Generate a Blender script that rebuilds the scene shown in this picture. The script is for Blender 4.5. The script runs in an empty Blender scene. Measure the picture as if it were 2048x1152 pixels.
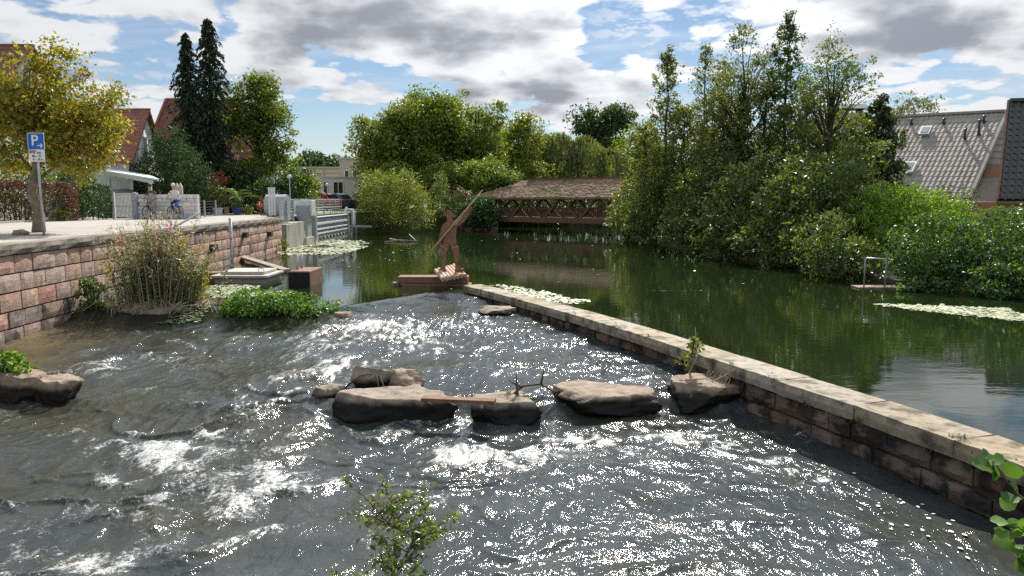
import bpy, bmesh, math, random
import numpy as np
from mathutils import Vector, Matrix, noise as mnoise

# ------------------------------------------------------------------ camera, sky, sun, exposure
S = bpy.context.scene
COL = S.collection
F = 1480.0; PITCH = math.radians(6.86); CZ = 3.12
cam_d = bpy.data.cameras.new('camera'); cam = bpy.data.objects.new('camera', cam_d); COL.objects.link(cam)
cam.location = (0, 0, CZ); cam.rotation_euler = (math.pi/2 - PITCH, 0, 0)
cam_d.sensor_width = 36; cam_d.lens = 36*F/2048; cam_d.clip_end = 3000; cam_d.clip_start = 0.05
S.camera = cam
SUN_EL = math.radians(43); SUN_AZ = math.radians(11)
SUN = Vector((math.sin(SUN_AZ)*math.cos(SUN_EL), math.cos(SUN_AZ)*math.cos(SUN_EL), math.sin(SUN_EL)))
ld = bpy.data.lights.new('sun', 'SUN'); ld.energy = 5.0; ld.angle = math.radians(0.53); ld.color = (1, .95, .86)
lo = bpy.data.objects.new('sun', ld); COL.objects.link(lo); lo.rotation_euler = (-SUN).to_track_quat('-Z', 'Y').to_euler()
lo.location = (20, 20, 60)
S.view_settings.view_transform = 'Standard'; S.view_settings.look = 'None'
S.view_settings.exposure = 0.52; S.view_settings.gamma = 1.0; S.view_settings.use_curve_mapping = False
S.render.engine = 'CYCLES'
S.cycles.use_denoising = False
S.cycles.max_bounces = 8; S.cycles.transparent_max_bounces = 8; S.cycles.diffuse_bounces = 2; S.cycles.glossy_bounces = 3
S.cycles.transmission_bounces = 4; S.cycles.caustics_reflective = False; S.cycles.caustics_refractive = False
S.cycles.sample_clamp_indirect = 6

def ray(px, py):
    x = (px-1024)/F; y = (576-py)/F
    return Vector((x, math.cos(PITCH)+y*math.sin(PITCH), -math.sin(PITCH)+y*math.cos(PITCH)))
def at(px, py, z):
    r = ray(px, py); t = (z-CZ)/r.z; return Vector((r.x*t, r.y*t, z))
def atY(px, py, Y):
    r = ray(px, py); t = Y/r.y; return Vector((r.x*t, Y, CZ+r.z*t))

def XY(px, Y, z=0.0): return (atY(px, 400, Y).x, Y, z)
class NT:
    """small node-tree helper"""
    def __init__(s, tree): s.t = tree; s.n = tree.nodes; s.n.clear()
    def new(s, typ, **kw):
        n = s.n.new(typ)
        for k, v in kw.items(): setattr(n, k, v)
        return n
    def link(s, a, b): s.t.links.new(a, b)
    def put(s, sock, v):
        if hasattr(v, 'is_output'): s.link(v, sock)
        else: sock.default_value = v
    def math(s, op, a, b=0.0, c=None, clamp=False):
        n = s.new('ShaderNodeMath', operation=op); n.use_clamp = clamp
        s.put(n.inputs[0], a); s.put(n.inputs[1], b)
        if c is not None: s.put(n.inputs[2], c)
        return n.outputs[0]
    def vmath(s, op, a, b=None):
        n = s.new('ShaderNodeVectorMath', operation=op); s.put(n.inputs[0], a)
        if b is not None: s.put(n.inputs[1], b)
        return n.outputs[1] if op in ('LENGTH', 'DISTANCE', 'DOT_PRODUCT') else n.outputs[0]
    def noise(s, vec, scale, detail=4, rough=.55, dist=0.0):
        n = s.new('ShaderNodeTexNoise'); n.inputs['Scale'].default_value = scale; n.inputs['Detail'].default_value = detail
        n.inputs['Roughness'].default_value = rough; n.inputs['Distortion'].default_value = dist
        if vec is not None: s.link(vec, n.inputs['Vector'])
        return n.outputs['Fac']
    def ramp(s, x, a, b, lo=0.0, hi=1.0):
        n = s.new('ShaderNodeMapRange', interpolation_type='SMOOTHSTEP'); s.put(n.inputs[0], x)
        n.inputs[1].default_value = a; n.inputs[2].default_value = b; n.inputs[3].default_value = lo; n.inputs[4].default_value = hi
        return n.outputs[0]
    def mix(s, f, a, b):
        n = s.new('ShaderNodeMix', data_type='RGBA'); s.put(n.inputs[0], f)
        s.put(n.inputs[6], c4(a)); s.put(n.inputs[7], c4(b)); return n.outputs[2]
    def attr(s, name):
        return s.new('ShaderNodeAttribute', attribute_name=name)
def c4(c):
    if hasattr(c, 'is_output'): return c
    return tuple(c) if len(c) == 4 else (c[0], c[1], c[2], 1)

# ---- world: Nishita sky with broken cloud
W = bpy.data.worlds.new('World'); S.world = W; W.use_nodes = True
w = NT(W.node_tree)
sky = w.new('ShaderNodeTexSky', sky_type='NISHITA'); sky.sun_disc = False; sky.sun_elevation = SUN_EL; sky.sun_rotation = SUN_AZ
sky.air_density = 1.0; sky.dust_density = .15; sky.ozone_density = 3.0
tc = w.new('ShaderNodeTexCoord'); d = tc.outputs['Generated']
sep = w.new('ShaderNodeSeparateXYZ'); w.link(d, sep.inputs[0])
def cloud_pos(lift):
    z = w.math('ADD', w.math('MAXIMUM', sep.outputs[2], 0.0), .17+lift)
    cb = w.new('ShaderNodeCombineXYZ')
    w.link(w.math('DIVIDE', sep.outputs[0], z), cb.inputs[0]); w.link(w.math('DIVIDE', sep.outputs[1], z), cb.inputs[1])
    cb.inputs[2].default_value = 4.3
    return cb.outputs[0]
stretch = w.vmath('MULTIPLY', d, (1, 1, 2.6))
def bump_at(px, py, rad, amp):
    r = ray(px, py).normalized()
    dist = w.vmath('DISTANCE', stretch, (r.x, r.y, r.z*2.6))
    return w.ramp(dist, rad*.15, rad, amp, 0)
bias = None
for b in [(880, 50, .22, .16), (1930, 25, .20, .17), (1830, 125, .18, .16), (620, 175, .14, .13), (560, 60, .2, .08), (180, 110, .22, .08), (1150, 190, .2, .08),
          (1500, 60, .22, .08), (1270, 85, .14, -.16), (735, 125, .12, -.18), (640, 235, .12, -.10), (300, 95, .14, -.12), (1900, 200, .18, -.12), (480, 225, .14, -.08), (1000, 130, .1, -.08)]:
    v = bump_at(*b); bias = v if bias is None else w.math('ADD', bias, v)
p0 = cloud_pos(0.0); p1 = cloud_pos(.035)
def dens(p):
    a = w.noise(p, 1.3, 9, .61, .1); b = w.noise(p, .45, 2, .5)
    bil = None
    wp = w.vmath('ADD', p, w.vmath('MULTIPLY', noise_col(p, 3.0), (.16, .16, .16)))
    for sc_, am in ((3.4, .17), (8.5, .09)):
        v = w.new('ShaderNodeTexVoronoi', feature='F1'); v.inputs['Scale'].default_value = sc_; w.link(wp, v.inputs['Vector'])
        t = w.math('MULTIPLY', v.outputs['Distance'], -am*1.6); bil = t if bil is None else w.math('ADD', bil, t)
    return w.math('ADD', w.math('ADD', w.math('MULTIPLY', a, 1.15), w.math('MULTIPLY', b, .35)), w.math('ADD', bil, .10))
def noise_col(p, sc_):
    n_ = w.new('ShaderNodeTexNoise'); n_.inputs['Scale'].default_value = sc_; n_.inputs['Detail'].default_value = 4; w.link(p, n_.inputs['Vector']); return n_.outputs['Color']
n0 = w.math('ADD', dens(p0), bias); n1 = w.math('ADD', dens(p1), bias)
cover = w.ramp(n0, .618, .68)
shade = w.ramp(n1, .65, .97)
veil = w.ramp(w.noise(w.vmath('MULTIPLY', p0, (1.5, 4.0, 1)), 1.3, 6, .6), .42, .76, 0, .45)
mack = w.math('MULTIPLY', w.ramp(w.noise(p0, 11.0, 3, .6), .44, .62), w.ramp(w.noise(p0, .9, 2, .5), .42, .56), clamp=True)
thin = w.math('MAXIMUM', veil, w.math('MULTIPLY', mack, .8))
bg_sky = w.new('ShaderNodeBackground'); w.link(sky.outputs[0], bg_sky.inputs[0]); bg_sky.inputs[1].default_value = .062
bg_c = w.new('ShaderNodeBackground'); bg_c.inputs[1].default_value = 1.0
w.link(w.mix(shade, (.57, .58, .60), (.20, .215, .245)), bg_c.inputs[0])
# cloud and veil brighten towards the sun as forward-scattering droplets do
cosang = w.vmath('DOT_PRODUCT', w.vmath('NORMALIZE', d), tuple(SUN))
glow = w.math('ADD', 1.0, w.math('MULTIPLY', w.math('POWER', w.math('MAXIMUM', cosang, 0.0), 13.0), 2.6))
w.link(glow, bg_c.inputs[1])
bg_v = w.new('ShaderNodeBackground'); bg_v.inputs[0].default_value = (.47, .495, .535, 1); w.link(glow, bg_v.inputs[1])
m0 = w.new('ShaderNodeMixShader'); w.link(thin, m0.inputs[0]); w.link(bg_sky.outputs[0], m0.inputs[1]); w.link(bg_v.outputs[0], m0.inputs[2])
m1 = w.new('ShaderNodeMixShader'); w.link(cover, m1.inputs[0]); w.link(m0.outputs[0], m1.inputs[1]); w.link(bg_c.outputs[0], m1.inputs[2])
wo = w.new('ShaderNodeOutputWorld'); w.link(m1.outputs[0], wo.inputs[0])

# ------------------------------------------------------------------ materials
MATS = {}
def pm(name, c1, c2=None, scale=3.0, rough=.8, bump=.0, bscale=30.0, metal=0.0, rand=0.0, c3=None, s3=1.0, t3=(.5, .7), spec=.4, coord='Object', detail=6, stretch=(1, 1, 1)):
    """procedural surface: two colours by noise, an optional third in larger stains, bump, per-object value variation"""
    m = bpy.data.materials.new(name); m.use_nodes = True; n = NT(m.node_tree)
    out = n.new('ShaderNodeOutputMaterial'); b = n.new('ShaderNodeBsdfPrincipled'); n.link(b.outputs[0], out.inputs[0])
    tcn = n.new('ShaderNodeTexCoord').outputs[coord]
    geo = n.new('ShaderNodeNewGeometry').outputs['Position']
    vec = n.vmath('MULTIPLY', geo, stretch)
    col = n.mix(n.ramp(n.noise(vec, scale, detail, .6), .32, .68), c1, c2 or c1)
    if c3 is not None: col = n.mix(n.ramp(n.noise(vec, s3, 5, .6), *t3), col, c3)
    if rand:
        oi = n.new('ShaderNodeObjectInfo').outputs['Random']
        hs = n.new('ShaderNodeHueSaturation'); n.link(col, hs.inputs['Color'])
        n.link(n.math('ADD', n.math('MULTIPLY', oi, rand*2), 1-rand), hs.inputs['Value'])
        n.link(n.math('ADD', n.math('MULTIPLY', n.math('FRACT', n.math('MULTIPLY', oi, 17.3)), .03), .485), hs.inputs['Hue'])
        n.link(n.math('ADD', n.math('MULTIPLY', n.math('FRACT', n.math('MULTIPLY', oi, 7.7)), .5), .7), hs.inputs['Saturation'])
        col = hs.outputs[0]
    n.link(col, b.inputs['Base Color']); b.inputs['Roughness'].default_value = rough; b.inputs['Metallic'].default_value = metal
    b.inputs['Specular IOR Level'].default_value = spec
    if bump:
        bn = n.new('ShaderNodeBump'); bn.inputs['Strength'].default_value = bump; bn.inputs['Distance'].default_value = .02
        n.link(n.noise(vec, bscale, 6, .65), bn.inputs['Height']); n.link(bn.outputs[0], b.inputs['Normal'])
    MATS[name] = m; return m

def leaf_mat(name, trans=.45, gloss=.05, warm=(1.25, 1.15, .55)):
    m = bpy.data.materials.new(name); m.use_nodes = True; n = NT(m.node_tree)
    out = n.new('ShaderNodeOutputMaterial'); at_ = n.attr('col').outputs['Color']
    df = n.new('ShaderNodeBsdfDiffuse'); n.link(at_, df.inputs[0])
    tr = n.new('ShaderNodeBsdfTranslucent'); n.link(n.vmath('MULTIPLY', at_, warm), tr.inputs[0])
    mx = n.new('ShaderNodeMixShader'); mx.inputs[0].default_value = trans; n.link(df.outputs[0], mx.inputs[1]); n.link(tr.outputs[0], mx.inputs[2])
    gl = n.new('ShaderNodeBsdfGlossy'); gl.inputs['Roughness'].default_value = .38; gl.inputs[0].default_value = (.9, .95, 1, 1)
    m2 = n.new('ShaderNodeMixShader'); m2.inputs[0].default_value = gloss; n.link(mx.outputs[0], m2.inputs[1]); n.link(gl.outputs[0], m2.inputs[2])
    n.link(m2.outputs[0], out.inputs[0]); MATS[name] = m; return m

LEAF = leaf_mat('leaf'); NEEDLE = leaf_mat('needle', .2, .03, (1.1, 1.1, .7)); GLOSSY_LEAF = leaf_mat('waxy_leaf', .42, .055); DRY = leaf_mat('dry_plant', .35, .02, (1.1, 1.05, .8))
pm('bark', (.10, .075, .055), (.17, .14, .11), 8, .9, .6, 25); pm('dark_bark', (.035, .028, .022), (.07, .055, .045), 8, .9, .5, 25)
pm('maple_bark', (.16, .12, .085), (.26, .21, .15), 9, .9, .6, 22, c3=(.12, .13, .07), s3=2)
pm('sandstone', (.47, .295, .225), (.58, .385, .30), 7, .9, 1.0, 20, rand=.07, c3=(.33, .21, .165), s3=2.2, t3=(.56, .8))
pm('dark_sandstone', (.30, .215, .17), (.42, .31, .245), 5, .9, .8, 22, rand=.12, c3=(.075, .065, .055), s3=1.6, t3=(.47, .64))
pm('coping', (.20, .17, .145), (.30, .26, .22), 4, .92, .5, 30, rand=.12, c3=(.10, .085, .07), s3=1.4, t3=(.5, .7))
pm('mortar', (.22, .18, .155), (.32, .27, .23), 6, .95, .5, 40)
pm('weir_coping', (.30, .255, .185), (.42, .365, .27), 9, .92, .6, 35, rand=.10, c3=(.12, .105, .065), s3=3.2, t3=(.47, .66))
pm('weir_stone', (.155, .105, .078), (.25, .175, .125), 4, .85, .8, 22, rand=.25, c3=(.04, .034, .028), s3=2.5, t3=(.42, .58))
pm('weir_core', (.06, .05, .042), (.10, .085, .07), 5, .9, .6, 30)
pm('red_sandstone', (.19, .105, .078), (.27, .15, .115), 6, .85, .5, 30)
pm('concrete', (.36, .34, .30), (.46, .44, .39), 3, .92, .3, 40, c3=(.14, .13, .115), s3=.8, t3=(.52, .7), stretch=(1, 1, .25))
pm('light_concrete', (.40, .385, .355), (.48, .465, .43), 3, .9, .2, 40)
pm('galvanised', (.40, .43, .46), (.52, .55, .58), 9, .42, .05, 60, metal=.55)
pm('grey_paint', (.33, .36, .39), (.40, .43, .46), 5, .5, .03, 60)
pm('light_paint', (.62, .64, .66), (.70, .72, .73), 5, .5)
pm('white_paint', (.76, .76, .74), (.82, .82, .80), 4, .6)
pm('dark_metal', (.035, .04, .045), (.06, .065, .07), 6, .5, .1, 40)
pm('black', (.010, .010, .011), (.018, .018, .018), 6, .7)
pm('rust', (.23, .115, .075), (.32, .165, .11), 14, .85, .3, 60, c3=(.13, .06, .04), s3=5)
pm('pole_wood', (.46, .30, .19), (.60, .42, .28), 12, .7, .2, 50)
pm('raft_wood', (.44, .285, .20), (.58, .41, .30), 10, .8, .3, 40, rand=.1)
pm('plank_wood', (.25, .20, .15), (.35, .29, .225), 10, .85, .3, 40)
pm('bridge_wood', (.15, .085, .055), (.23, .135, .085), 8, .85, .3, 30)
pm('bridge_tile', (.25, .165, .11), (.39, .265, .185), 2.5, .9, .4, 14, c3=(.15, .145, .055), s3=.9, t3=(.48, .64))
pm('red_tile', (.23, .09, .065), (.33, .14, .10), 3, .85, .3, 15)
pm('brown_red_tile', (.18, .078, .06), (.24, .11, .085), 3, .85, .3, 15)
pm('grey_tile', (.32, .295, .265), (.42, .39, .35), 3, .85, .3, 20, rand=.08)
pm('black_tile', (.022, .021, .024), (.04, .038, .042), 4, .33, .2, 20, rand=.15, spec=.6)
pm('plaster', (.70, .69, .65), (.78, .77, .73), 1.2, .95, .15, 40)
pm('cream_plaster', (.62, .55, .43), (.68, .61, .49), .8, .95, .1, 40)
pm('grey_plaster', (.56, .58, .60), (.62, .64, .66), 1, .95, .1, 40)
pm('grey_board', (.44, .43, .39), (.52, .50, .46), 2, .85, .2, 20)
pm('orange_plaster', (.36, .20, .13), (.42, .25, .17), 2, .9)
pm('brick_red', (.33, .15, .10), (.42, .20, .14), 3, .9, .3, 20)
pm('granite', (.58, .57, .55), (.74, .73, .71), 9, .85, .4, 30, rand=.22)
pm('asphalt', (.36, .335, .30), (.43, .40, .36), 1.5, .95, .25, 60, c3=(.31, .29, .265), s3=.35)
pm('earth', (.09, .075, .045), (.14, .115, .075), 2, .95, .6, 12, c3=(.055, .08, .025), s3=.6)
pm('lawn', (.10, .13, .035), (.15, .17, .06), 2, .95, .5, 20, c3=(.20, .18, .12), s3=.4)
pm('bed', (.07, .062, .035), (.12, .10, .055), 2, .9, .5, 8)
pm('driftwood', (.36, .29, .22), (.52, .44, .35), 12, .85, .3, 40); pm('dark_twig', (.075, .055, .035), (.14, .105, .065), 12, .85)
pm('sign_blue', (.012, .11, .50), (.015, .13, .55), 3, .4); pm('sign_white', (.80, .80, .79), (.84, .84, .83), 3, .45); pm('letter_grey', (.12, .12, .12), None, 3, .6)
pm('glass', (.02, .025, .03), (.035, .04, .05), 1, .06, spec=.8); pm('skylight_glass', (.22, .26, .30), (.34, .38, .42), 1, .08, spec=1.0)
pm('red_car', (.42, .012, .02), (.46, .014, .024), 1, .25, spec=.6); pm('blue_car', (.06, .07, .13), (.08, .09, .16), 1, .25, spec=.6); pm('tyre', (.018, .018, .018), None, 1, .8)
pm('dark_car', (.02, .025, .035), (.03, .035, .045), 1, .25, spec=.6)
pm('skin', (.52, .30, .21), (.58, .35, .25), 6, .6); pm('brown_shirt', (.085, .065, .055), (.12, .09, .075), 6, .9); pm('white_shirt', (.66, .67, .68), (.74, .75, .75), 6, .9)
pm('khaki', (.40, .35, .26), (.46, .41, .31), 6, .9); pm('blue_shorts', (.03, .10, .33), (.045, .14, .42), 6, .9); pm('shoe', (.12, .12, .13), None, 5, .8)
pm('terracotta', (.35, .22, .15), (.42, .27, .19), 4, .85); pm('blue_pot', (.03, .09, .24), (.04, .11, .3), 4, .3); pm('cardboard', (.34, .24, .16), (.4, .29, .2), 4, .9)
pm('foam_fleck', (.82, .83, .82), (.88, .88, .87), 8, .8)
pm('lily', (.26, .30, .15), (.40, .41, .27), 9, .55, c3=(.20, .26, .09), s3=2.2, t3=(.46, .62), spec=.5)
pm('copper', (.20, .11, .075), (.27, .15, .1), 4, .6, metal=.4)
# wet on rocks: darker and glossier near water, raised to paint shade on fronts
def rock_mat(name, c1, c2, wet_shade=(.013, .011, .008)):
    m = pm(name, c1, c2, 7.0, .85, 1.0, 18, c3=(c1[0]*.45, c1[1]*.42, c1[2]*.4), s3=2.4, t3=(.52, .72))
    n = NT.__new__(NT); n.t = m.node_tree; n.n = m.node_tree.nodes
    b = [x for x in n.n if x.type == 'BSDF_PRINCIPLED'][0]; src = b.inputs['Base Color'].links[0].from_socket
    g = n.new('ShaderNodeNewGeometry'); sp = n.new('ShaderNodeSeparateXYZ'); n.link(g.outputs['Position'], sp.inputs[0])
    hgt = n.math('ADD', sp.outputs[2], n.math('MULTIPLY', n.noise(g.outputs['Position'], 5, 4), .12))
    at_ = n.attr('wet_shade_z').outputs['Fac']
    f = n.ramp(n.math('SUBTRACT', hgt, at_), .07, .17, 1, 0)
    n.link(n.mix(f, src, wet_shade), b.inputs['Base Color'])
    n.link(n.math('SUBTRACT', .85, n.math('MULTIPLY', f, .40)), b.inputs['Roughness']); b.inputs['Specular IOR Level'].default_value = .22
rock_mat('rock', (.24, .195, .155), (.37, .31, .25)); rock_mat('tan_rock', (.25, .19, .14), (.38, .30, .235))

def water_mat(name, rapids):
    m = bpy.data.materials.new(name); m.use_nodes = True; n = NT(m.node_tree)
    out = n.new('ShaderNodeOutputMaterial'); b = n.new('ShaderNodeBsdfPrincipled'); n.link(b.outputs[0], out.inputs[0])
    pos = n.new('ShaderNodeNewGeometry').outputs['Position']
    b.inputs['IOR'].default_value = 1.333; b.inputs['Specular IOR Level'].default_value = .5
    bn = n.new('ShaderNodeBump')
    if rapids:
        foam = n.attr('foam').outputs['Fac']; shal = n.attr('shallow').outputs['Fac']; calm = n.attr('calm').outputs['Fac']
        body = n.mix(n.ramp(n.noise(pos, 1.3, 4), .35, .65), (.038, .046, .049), (.060, .068, .066))
        body = n.mix(n.attr('olive').outputs['Fac'], body, (.040, .037, .017))
        body = n.mix(shal, body, (.16, .125, .055))
        body = n.mix(calm, body, (.011, .019, .006))
        fine = n.math('ADD', n.math('MULTIPLY', n.noise(pos, 22, 4, .7), .62), n.math('MULTIPLY', n.noise(pos, 75, 3, .6), .38))
        f = n.ramp(n.math('ADD', foam, n.math('MULTIPLY', n.math('SUBTRACT', fine, .5), 2.4)), .36, .84)
        n.link(n.mix(f, body, (.50, .51, .505)), b.inputs['Base Color'])
        n.link(n.math('ADD', n.math('MULTIPLY', f, .4), n.math('SUBTRACT', .085, n.math('MULTIPLY', calm, .055))), b.inputs['Roughness'])
        h = n.math('ADD', n.noise(n.vmath('MULTIPLY', pos, (1.25, .8, 1)), 7, 4, .6, .4), n.math('MULTIPLY', n.noise(pos, 24, 2, .5), .16))
        n.link(h, bn.inputs['Height']); bn.inputs['Distance'].default_value = .05
        n.link(n.math('ADD', n.math('MULTIPLY', n.math('SUBTRACT', 1.0, calm), n.math('ADD', .44, n.math('MULTIPLY', f, .4))), .05), bn.inputs['Strength'])
    else:
        b.inputs['Base Color'].default_value = (.011, .019, .006, 1); b.inputs['Roughness'].default_value = .03
        h = n.math('ADD', n.noise(n.vmath('MULTIPLY', pos, (.55, 1.3, 1)), 2.2, 3, .5, .3), n.math('MULTIPLY', n.noise(n.vmath('MULTIPLY', pos, (.7, 1.3, 1)), 9, 3, .5), .28))
        gust = n.ramp(n.noise(pos, .22, 2), .40, .66, .35, 1.0)
        n.link(h, bn.inputs['Height']); bn.inputs['Distance'].default_value = .03; n.link(n.math('MULTIPLY', gust, .13), bn.inputs['Strength'])
    n.link(bn.outputs[0], b.inputs['Normal']); MATS[name] = m; return m
water_mat('rapids_water', True); water_mat('pool_water', False)

# ------------------------------------------------------------------ builders
def tag(o, label=None, cat=None, group=None, kind=None):
    if label: o['label'] = label
    if cat: o['category'] = cat
    if group: o['group'] = group
    if kind: o['kind'] = kind
    return o
def link(name, me, parent=None):
    o = bpy.data.objects.new(name, me); COL.objects.link(o)
    if parent is not None: o.parent = parent
    return o
def empty(name, loc, label, cat, group=None, rz=0.0):
    o = link(name, None); o.location = loc; o.rotation_euler = (0, 0, rz); o.empty_display_size = .2
    return tag(o, label, cat, group)
def npmesh(name, V, Fc, mat, smooth=False, col=None, attrs=None):
    """fast mesh: V (n,3), Fc (m,k)"""
    V = np.asarray(V, np.float32); Fc = np.asarray(Fc, np.int32); k = Fc.shape[1]
    me = bpy.data.meshes.new(name); me.vertices.add(len(V)); me.vertices.foreach_set('co', V.ravel())
    me.loops.add(Fc.size); me.loops.foreach_set('vertex_index', Fc.ravel())
    me.polygons.add(len(Fc)); me.polygons.foreach_set('loop_start', np.arange(0, Fc.size, k, dtype=np.int32))
    if smooth: me.polygons.foreach_set('use_smooth', np.ones(len(Fc), bool))
    if col is not None:
        a = me.color_attributes.new('col', 'FLOAT_COLOR', 'POINT'); a.data.foreach_set('color', np.asarray(col, np.float32).ravel())
    for nm, arr in (attrs or {}).items():
        a = me.attributes.new(nm, 'FLOAT', 'POINT'); a.data.foreach_set('value', np.asarray(arr, np.float32).ravel())
    me.update(calc_edges=True); me.validate()
    me.materials.append(MATS[mat] if isinstance(mat, str) else mat)
    return me

class MB:
    """collects boxes, tubes and prisms; build() links them as one mesh object"""
    def __init__(s): s.v = []; s.f = []
    def add(s, vs, fs):
        o = len(s.v); s.v += [tuple(v) for v in vs]; s.f += [tuple(o+i for i in f) for f in fs]; return s
    def box(s, c, size, rz=0.0, axes=None):
        c = Vector(c); hx, hy, hz = (x/2 for x in size)
        R = axes if axes is not None else Matrix.Rotation(rz, 3, 'Z')
        vs = [c + R @ Vector((sx*hx, sy*hy, sz*hz)) for sz in (-1, 1) for sx, sy in ((-1, -1), (1, -1), (1, 1), (-1, 1))]
        return s.add(vs, [(3, 2, 1, 0), (4, 5, 6, 7), (0, 1, 5, 4), (1, 2, 6, 5), (2, 3, 7, 6), (3, 0, 4, 7)])
    def beam(s, a, b, w_, h_, up=(0, 0, 1)):
        a = Vector(a); b = Vector(b); x = (b-a).normalized(); y = Vector(up).cross(x).normalized(); z = x.cross(y)
        R = Matrix((x, y, z)).transposed()
        return s.box((a+b)/2, ((b-a).length, w_, h_), axes=R)
    def tube(s, path, radii, n=8, cap=True):
        P = [Vector(p) for p in path]
        if not hasattr(radii, '__len__'): radii = [radii]*len(P)
        rings = []; ref = None
        for i, p in enumerate(P):
            t = (P[min(i+1, len(P)-1)] - P[max(i-1, 0)]).normalized()
            if ref is None: ref = Vector((1, 0, 0)) if abs(t.x) < .9 else Vector((0, 1, 0))
            u = (ref - t*ref.dot(t)).normalized(); v = t.cross(u); ref = u
            rings.append([p + (u*math.cos(2*math.pi*k/n) + v*math.sin(2*math.pi*k/n))*radii[i] for k in range(n)])
        vs = [q for r in rings for q in r]; fs = []
        for i in range(len(P)-1):
            for k in range(n):
                fs.append((i*n+k, i*n+(k+1) % n, (i+1)*n+(k+1) % n, (i+1)*n+k))
        if cap: fs.append(tuple(range(n-1, -1, -1))); fs.append(tuple((len(P)-1)*n+k for k in range(n)))
        return s.add(vs, fs)
    def lathe(s, c, prof, n=16):
        c = Vector(c); vs = [c+Vector((r*math.cos(2*math.pi*k/n), r*math.sin(2*math.pi*k/n), z)) for r, z in prof for k in range(n)]
        fs = [(i*n+k, i*n+(k+1) % n, (i+1)*n+(k+1) % n, (i+1)*n+k) for i in range(len(prof)-1) for k in range(n)]
        fs += [tuple(range(n-1, -1, -1)), tuple((len(prof)-1)*n+k for k in range(n))]
        return s.add(vs, fs)
    def prism(s, poly, vec):
        """extrude a 3-D polygon by vec"""
        P = [Vector(p) for p in poly]; vec = Vector(vec); n = len(P)
        fs = [tuple(range(n)), tuple(range(2*n-1, n-1, -1))] + [(i, i+n, (i+1) % n+n, (i+1) % n) for i in range(n)]
        return s.add(P+[p+vec for p in P], fs)
    def build(s, name, mat, parent=None, smooth=False, bevel=0.0, local=False):
        me = bpy.data.meshes.new(name); me.from_pydata([tuple(v) for v in s.v], [], s.f)
        bm = bmesh.new(); bm.from_mesh(me); bmesh.ops.recalc_face_normals(bm, faces=bm.faces)
        if bevel: bmesh.ops.bevel(bm, geom=bm.edges[:], offset=bevel, segments=1, affect='EDGES')
        bm.to_mesh(me); bm.free()
        if smooth: me.shade_smooth()
        me.materials.append(MATS[mat] if isinstance(mat, str) else mat)
        o = link(name, me, parent)
        if parent is not None and not local: o.matrix_parent_inverse = pinv(parent)
        return o
def pinv(p):
    M = Matrix.Translation(p.location) @ p.rotation_euler.to_matrix().to_4x4()
    return M.inverted()
def copy_tree(o, parent=None):
    c = o.copy(); COL.objects.link(c)
    if parent is not None: c.parent = parent
    for ch in o.children: copy_tree(ch, c)
    return c

# ---- numpy gradient noise
_rs = np.random.RandomState(5); _perm = _rs.permutation(4096); _ga = _rs.rand(4096)*2*np.pi; _gx = np.cos(_ga); _gy = np.sin(_ga)
def pnoise(x, y, seed=0):
    x = x+seed*37.17; y = y+seed*91.3
    xi = np.floor(x).astype(np.int64); yi = np.floor(y).astype(np.int64); xf = x-xi; yf = y-yi
    u = xf*xf*xf*(xf*(xf*6-15)+10); v = yf*yf*yf*(yf*(yf*6-15)+10)
    def g(ix, iy, dx, dy):
        h = _perm[(_perm[ix & 4095]+iy) & 4095]; return _gx[h]*dx+_gy[h]*dy
    a = g(xi, yi, xf, yf); b = g(xi+1, yi, xf-1, yf); c = g(xi, yi+1, xf, yf-1); e = g(xi+1, yi+1, xf-1, yf-1)
    return (a+(b-a)*u + ((c+(e-c)*u)-(a+(b-a)*u))*v)*1.4
def fbm(x, y, seed=0, oct=4, gain=.5):
    r = 0*x; a = 1.0; f = 1.0
    for i in range(oct): r = r+a*pnoise(x*f, y*f, seed+i); a *= gain; f *= 2.03
    return r
def sst(a, b, x):
    if a > b: return 1-sst(b, a, x)
    t = np.clip((x-a)/(b-a), 0, 1); return t*t*(3-2*t)

# ---- foliage
def leaf_cards(rng, C, L, W_, palette, up=.35, droop=0.0, axis=None, jitter=.3):
    """one folded four-corner leaf at every centre"""
    N = len(C); C = np.asarray(C)
    a = rng.normal(size=(N, 3)) if axis is None else axis+rng.normal(size=(N, 3))*jitter
    a[:, 2] -= droop; a /= np.linalg.norm(a, axis=1)[:, None]
    n = rng.normal(size=(N, 3)); n[:, 2] = np.abs(n[:, 2])+up
    n -= a*(n*a).sum(1)[:, None]; n /= np.linalg.norm(n, axis=1)[:, None]+1e-9
    b = np.cross(n, a); s = (rng.uniform(.65, 1.3, N))[:, None]
    fold = n*(W_*.22)*s
    V = np.stack([C-a*L*.5*s, C+b*W_*.5*s+fold+a*L*.08*s, C+a*L*.5*s, C-b*W_*.5*s+fold+a*L*.08*s], 1).reshape(-1, 3)
    base = (np.arange(N)*4)[:, None]
    Fc = np.concatenate([base+np.array([[0, 1, 2]]), base+np.array([[0, 2, 3]])], 1).reshape(-1, 3)
    pal = np.array([p[:3] for p in palette], float); wt = np.array([p[3] for p in palette], float); wt /= wt.sum()
    col = pal[rng.choice(len(pal), N, p=wt)]*rng.uniform(.75, 1.3, (N, 1))*1.3
    col = np.concatenate([col, np.ones((N, 1))], 1).repeat(4, 0)
    return V, Fc, col
def clump_points(rng, centres, cr, per):
    """leaves on uneven little shells round every clump centre"""
    N = len(centres)*per
    c = np.repeat(centres, per, 0); r = np.repeat(cr, per)[:, None] if hasattr(cr, '__len__') else cr
    d_ = rng.normal(size=(N, 3)); d_ /= np.linalg.norm(d_, axis=1)[:, None]
    q = rng.uniform(.25, 1.0, (N, 1))**.55*(1+.25*rng.normal(size=(N, 1)))
    d_[:, 2] *= .72
    return c+d_*q*r
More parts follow.
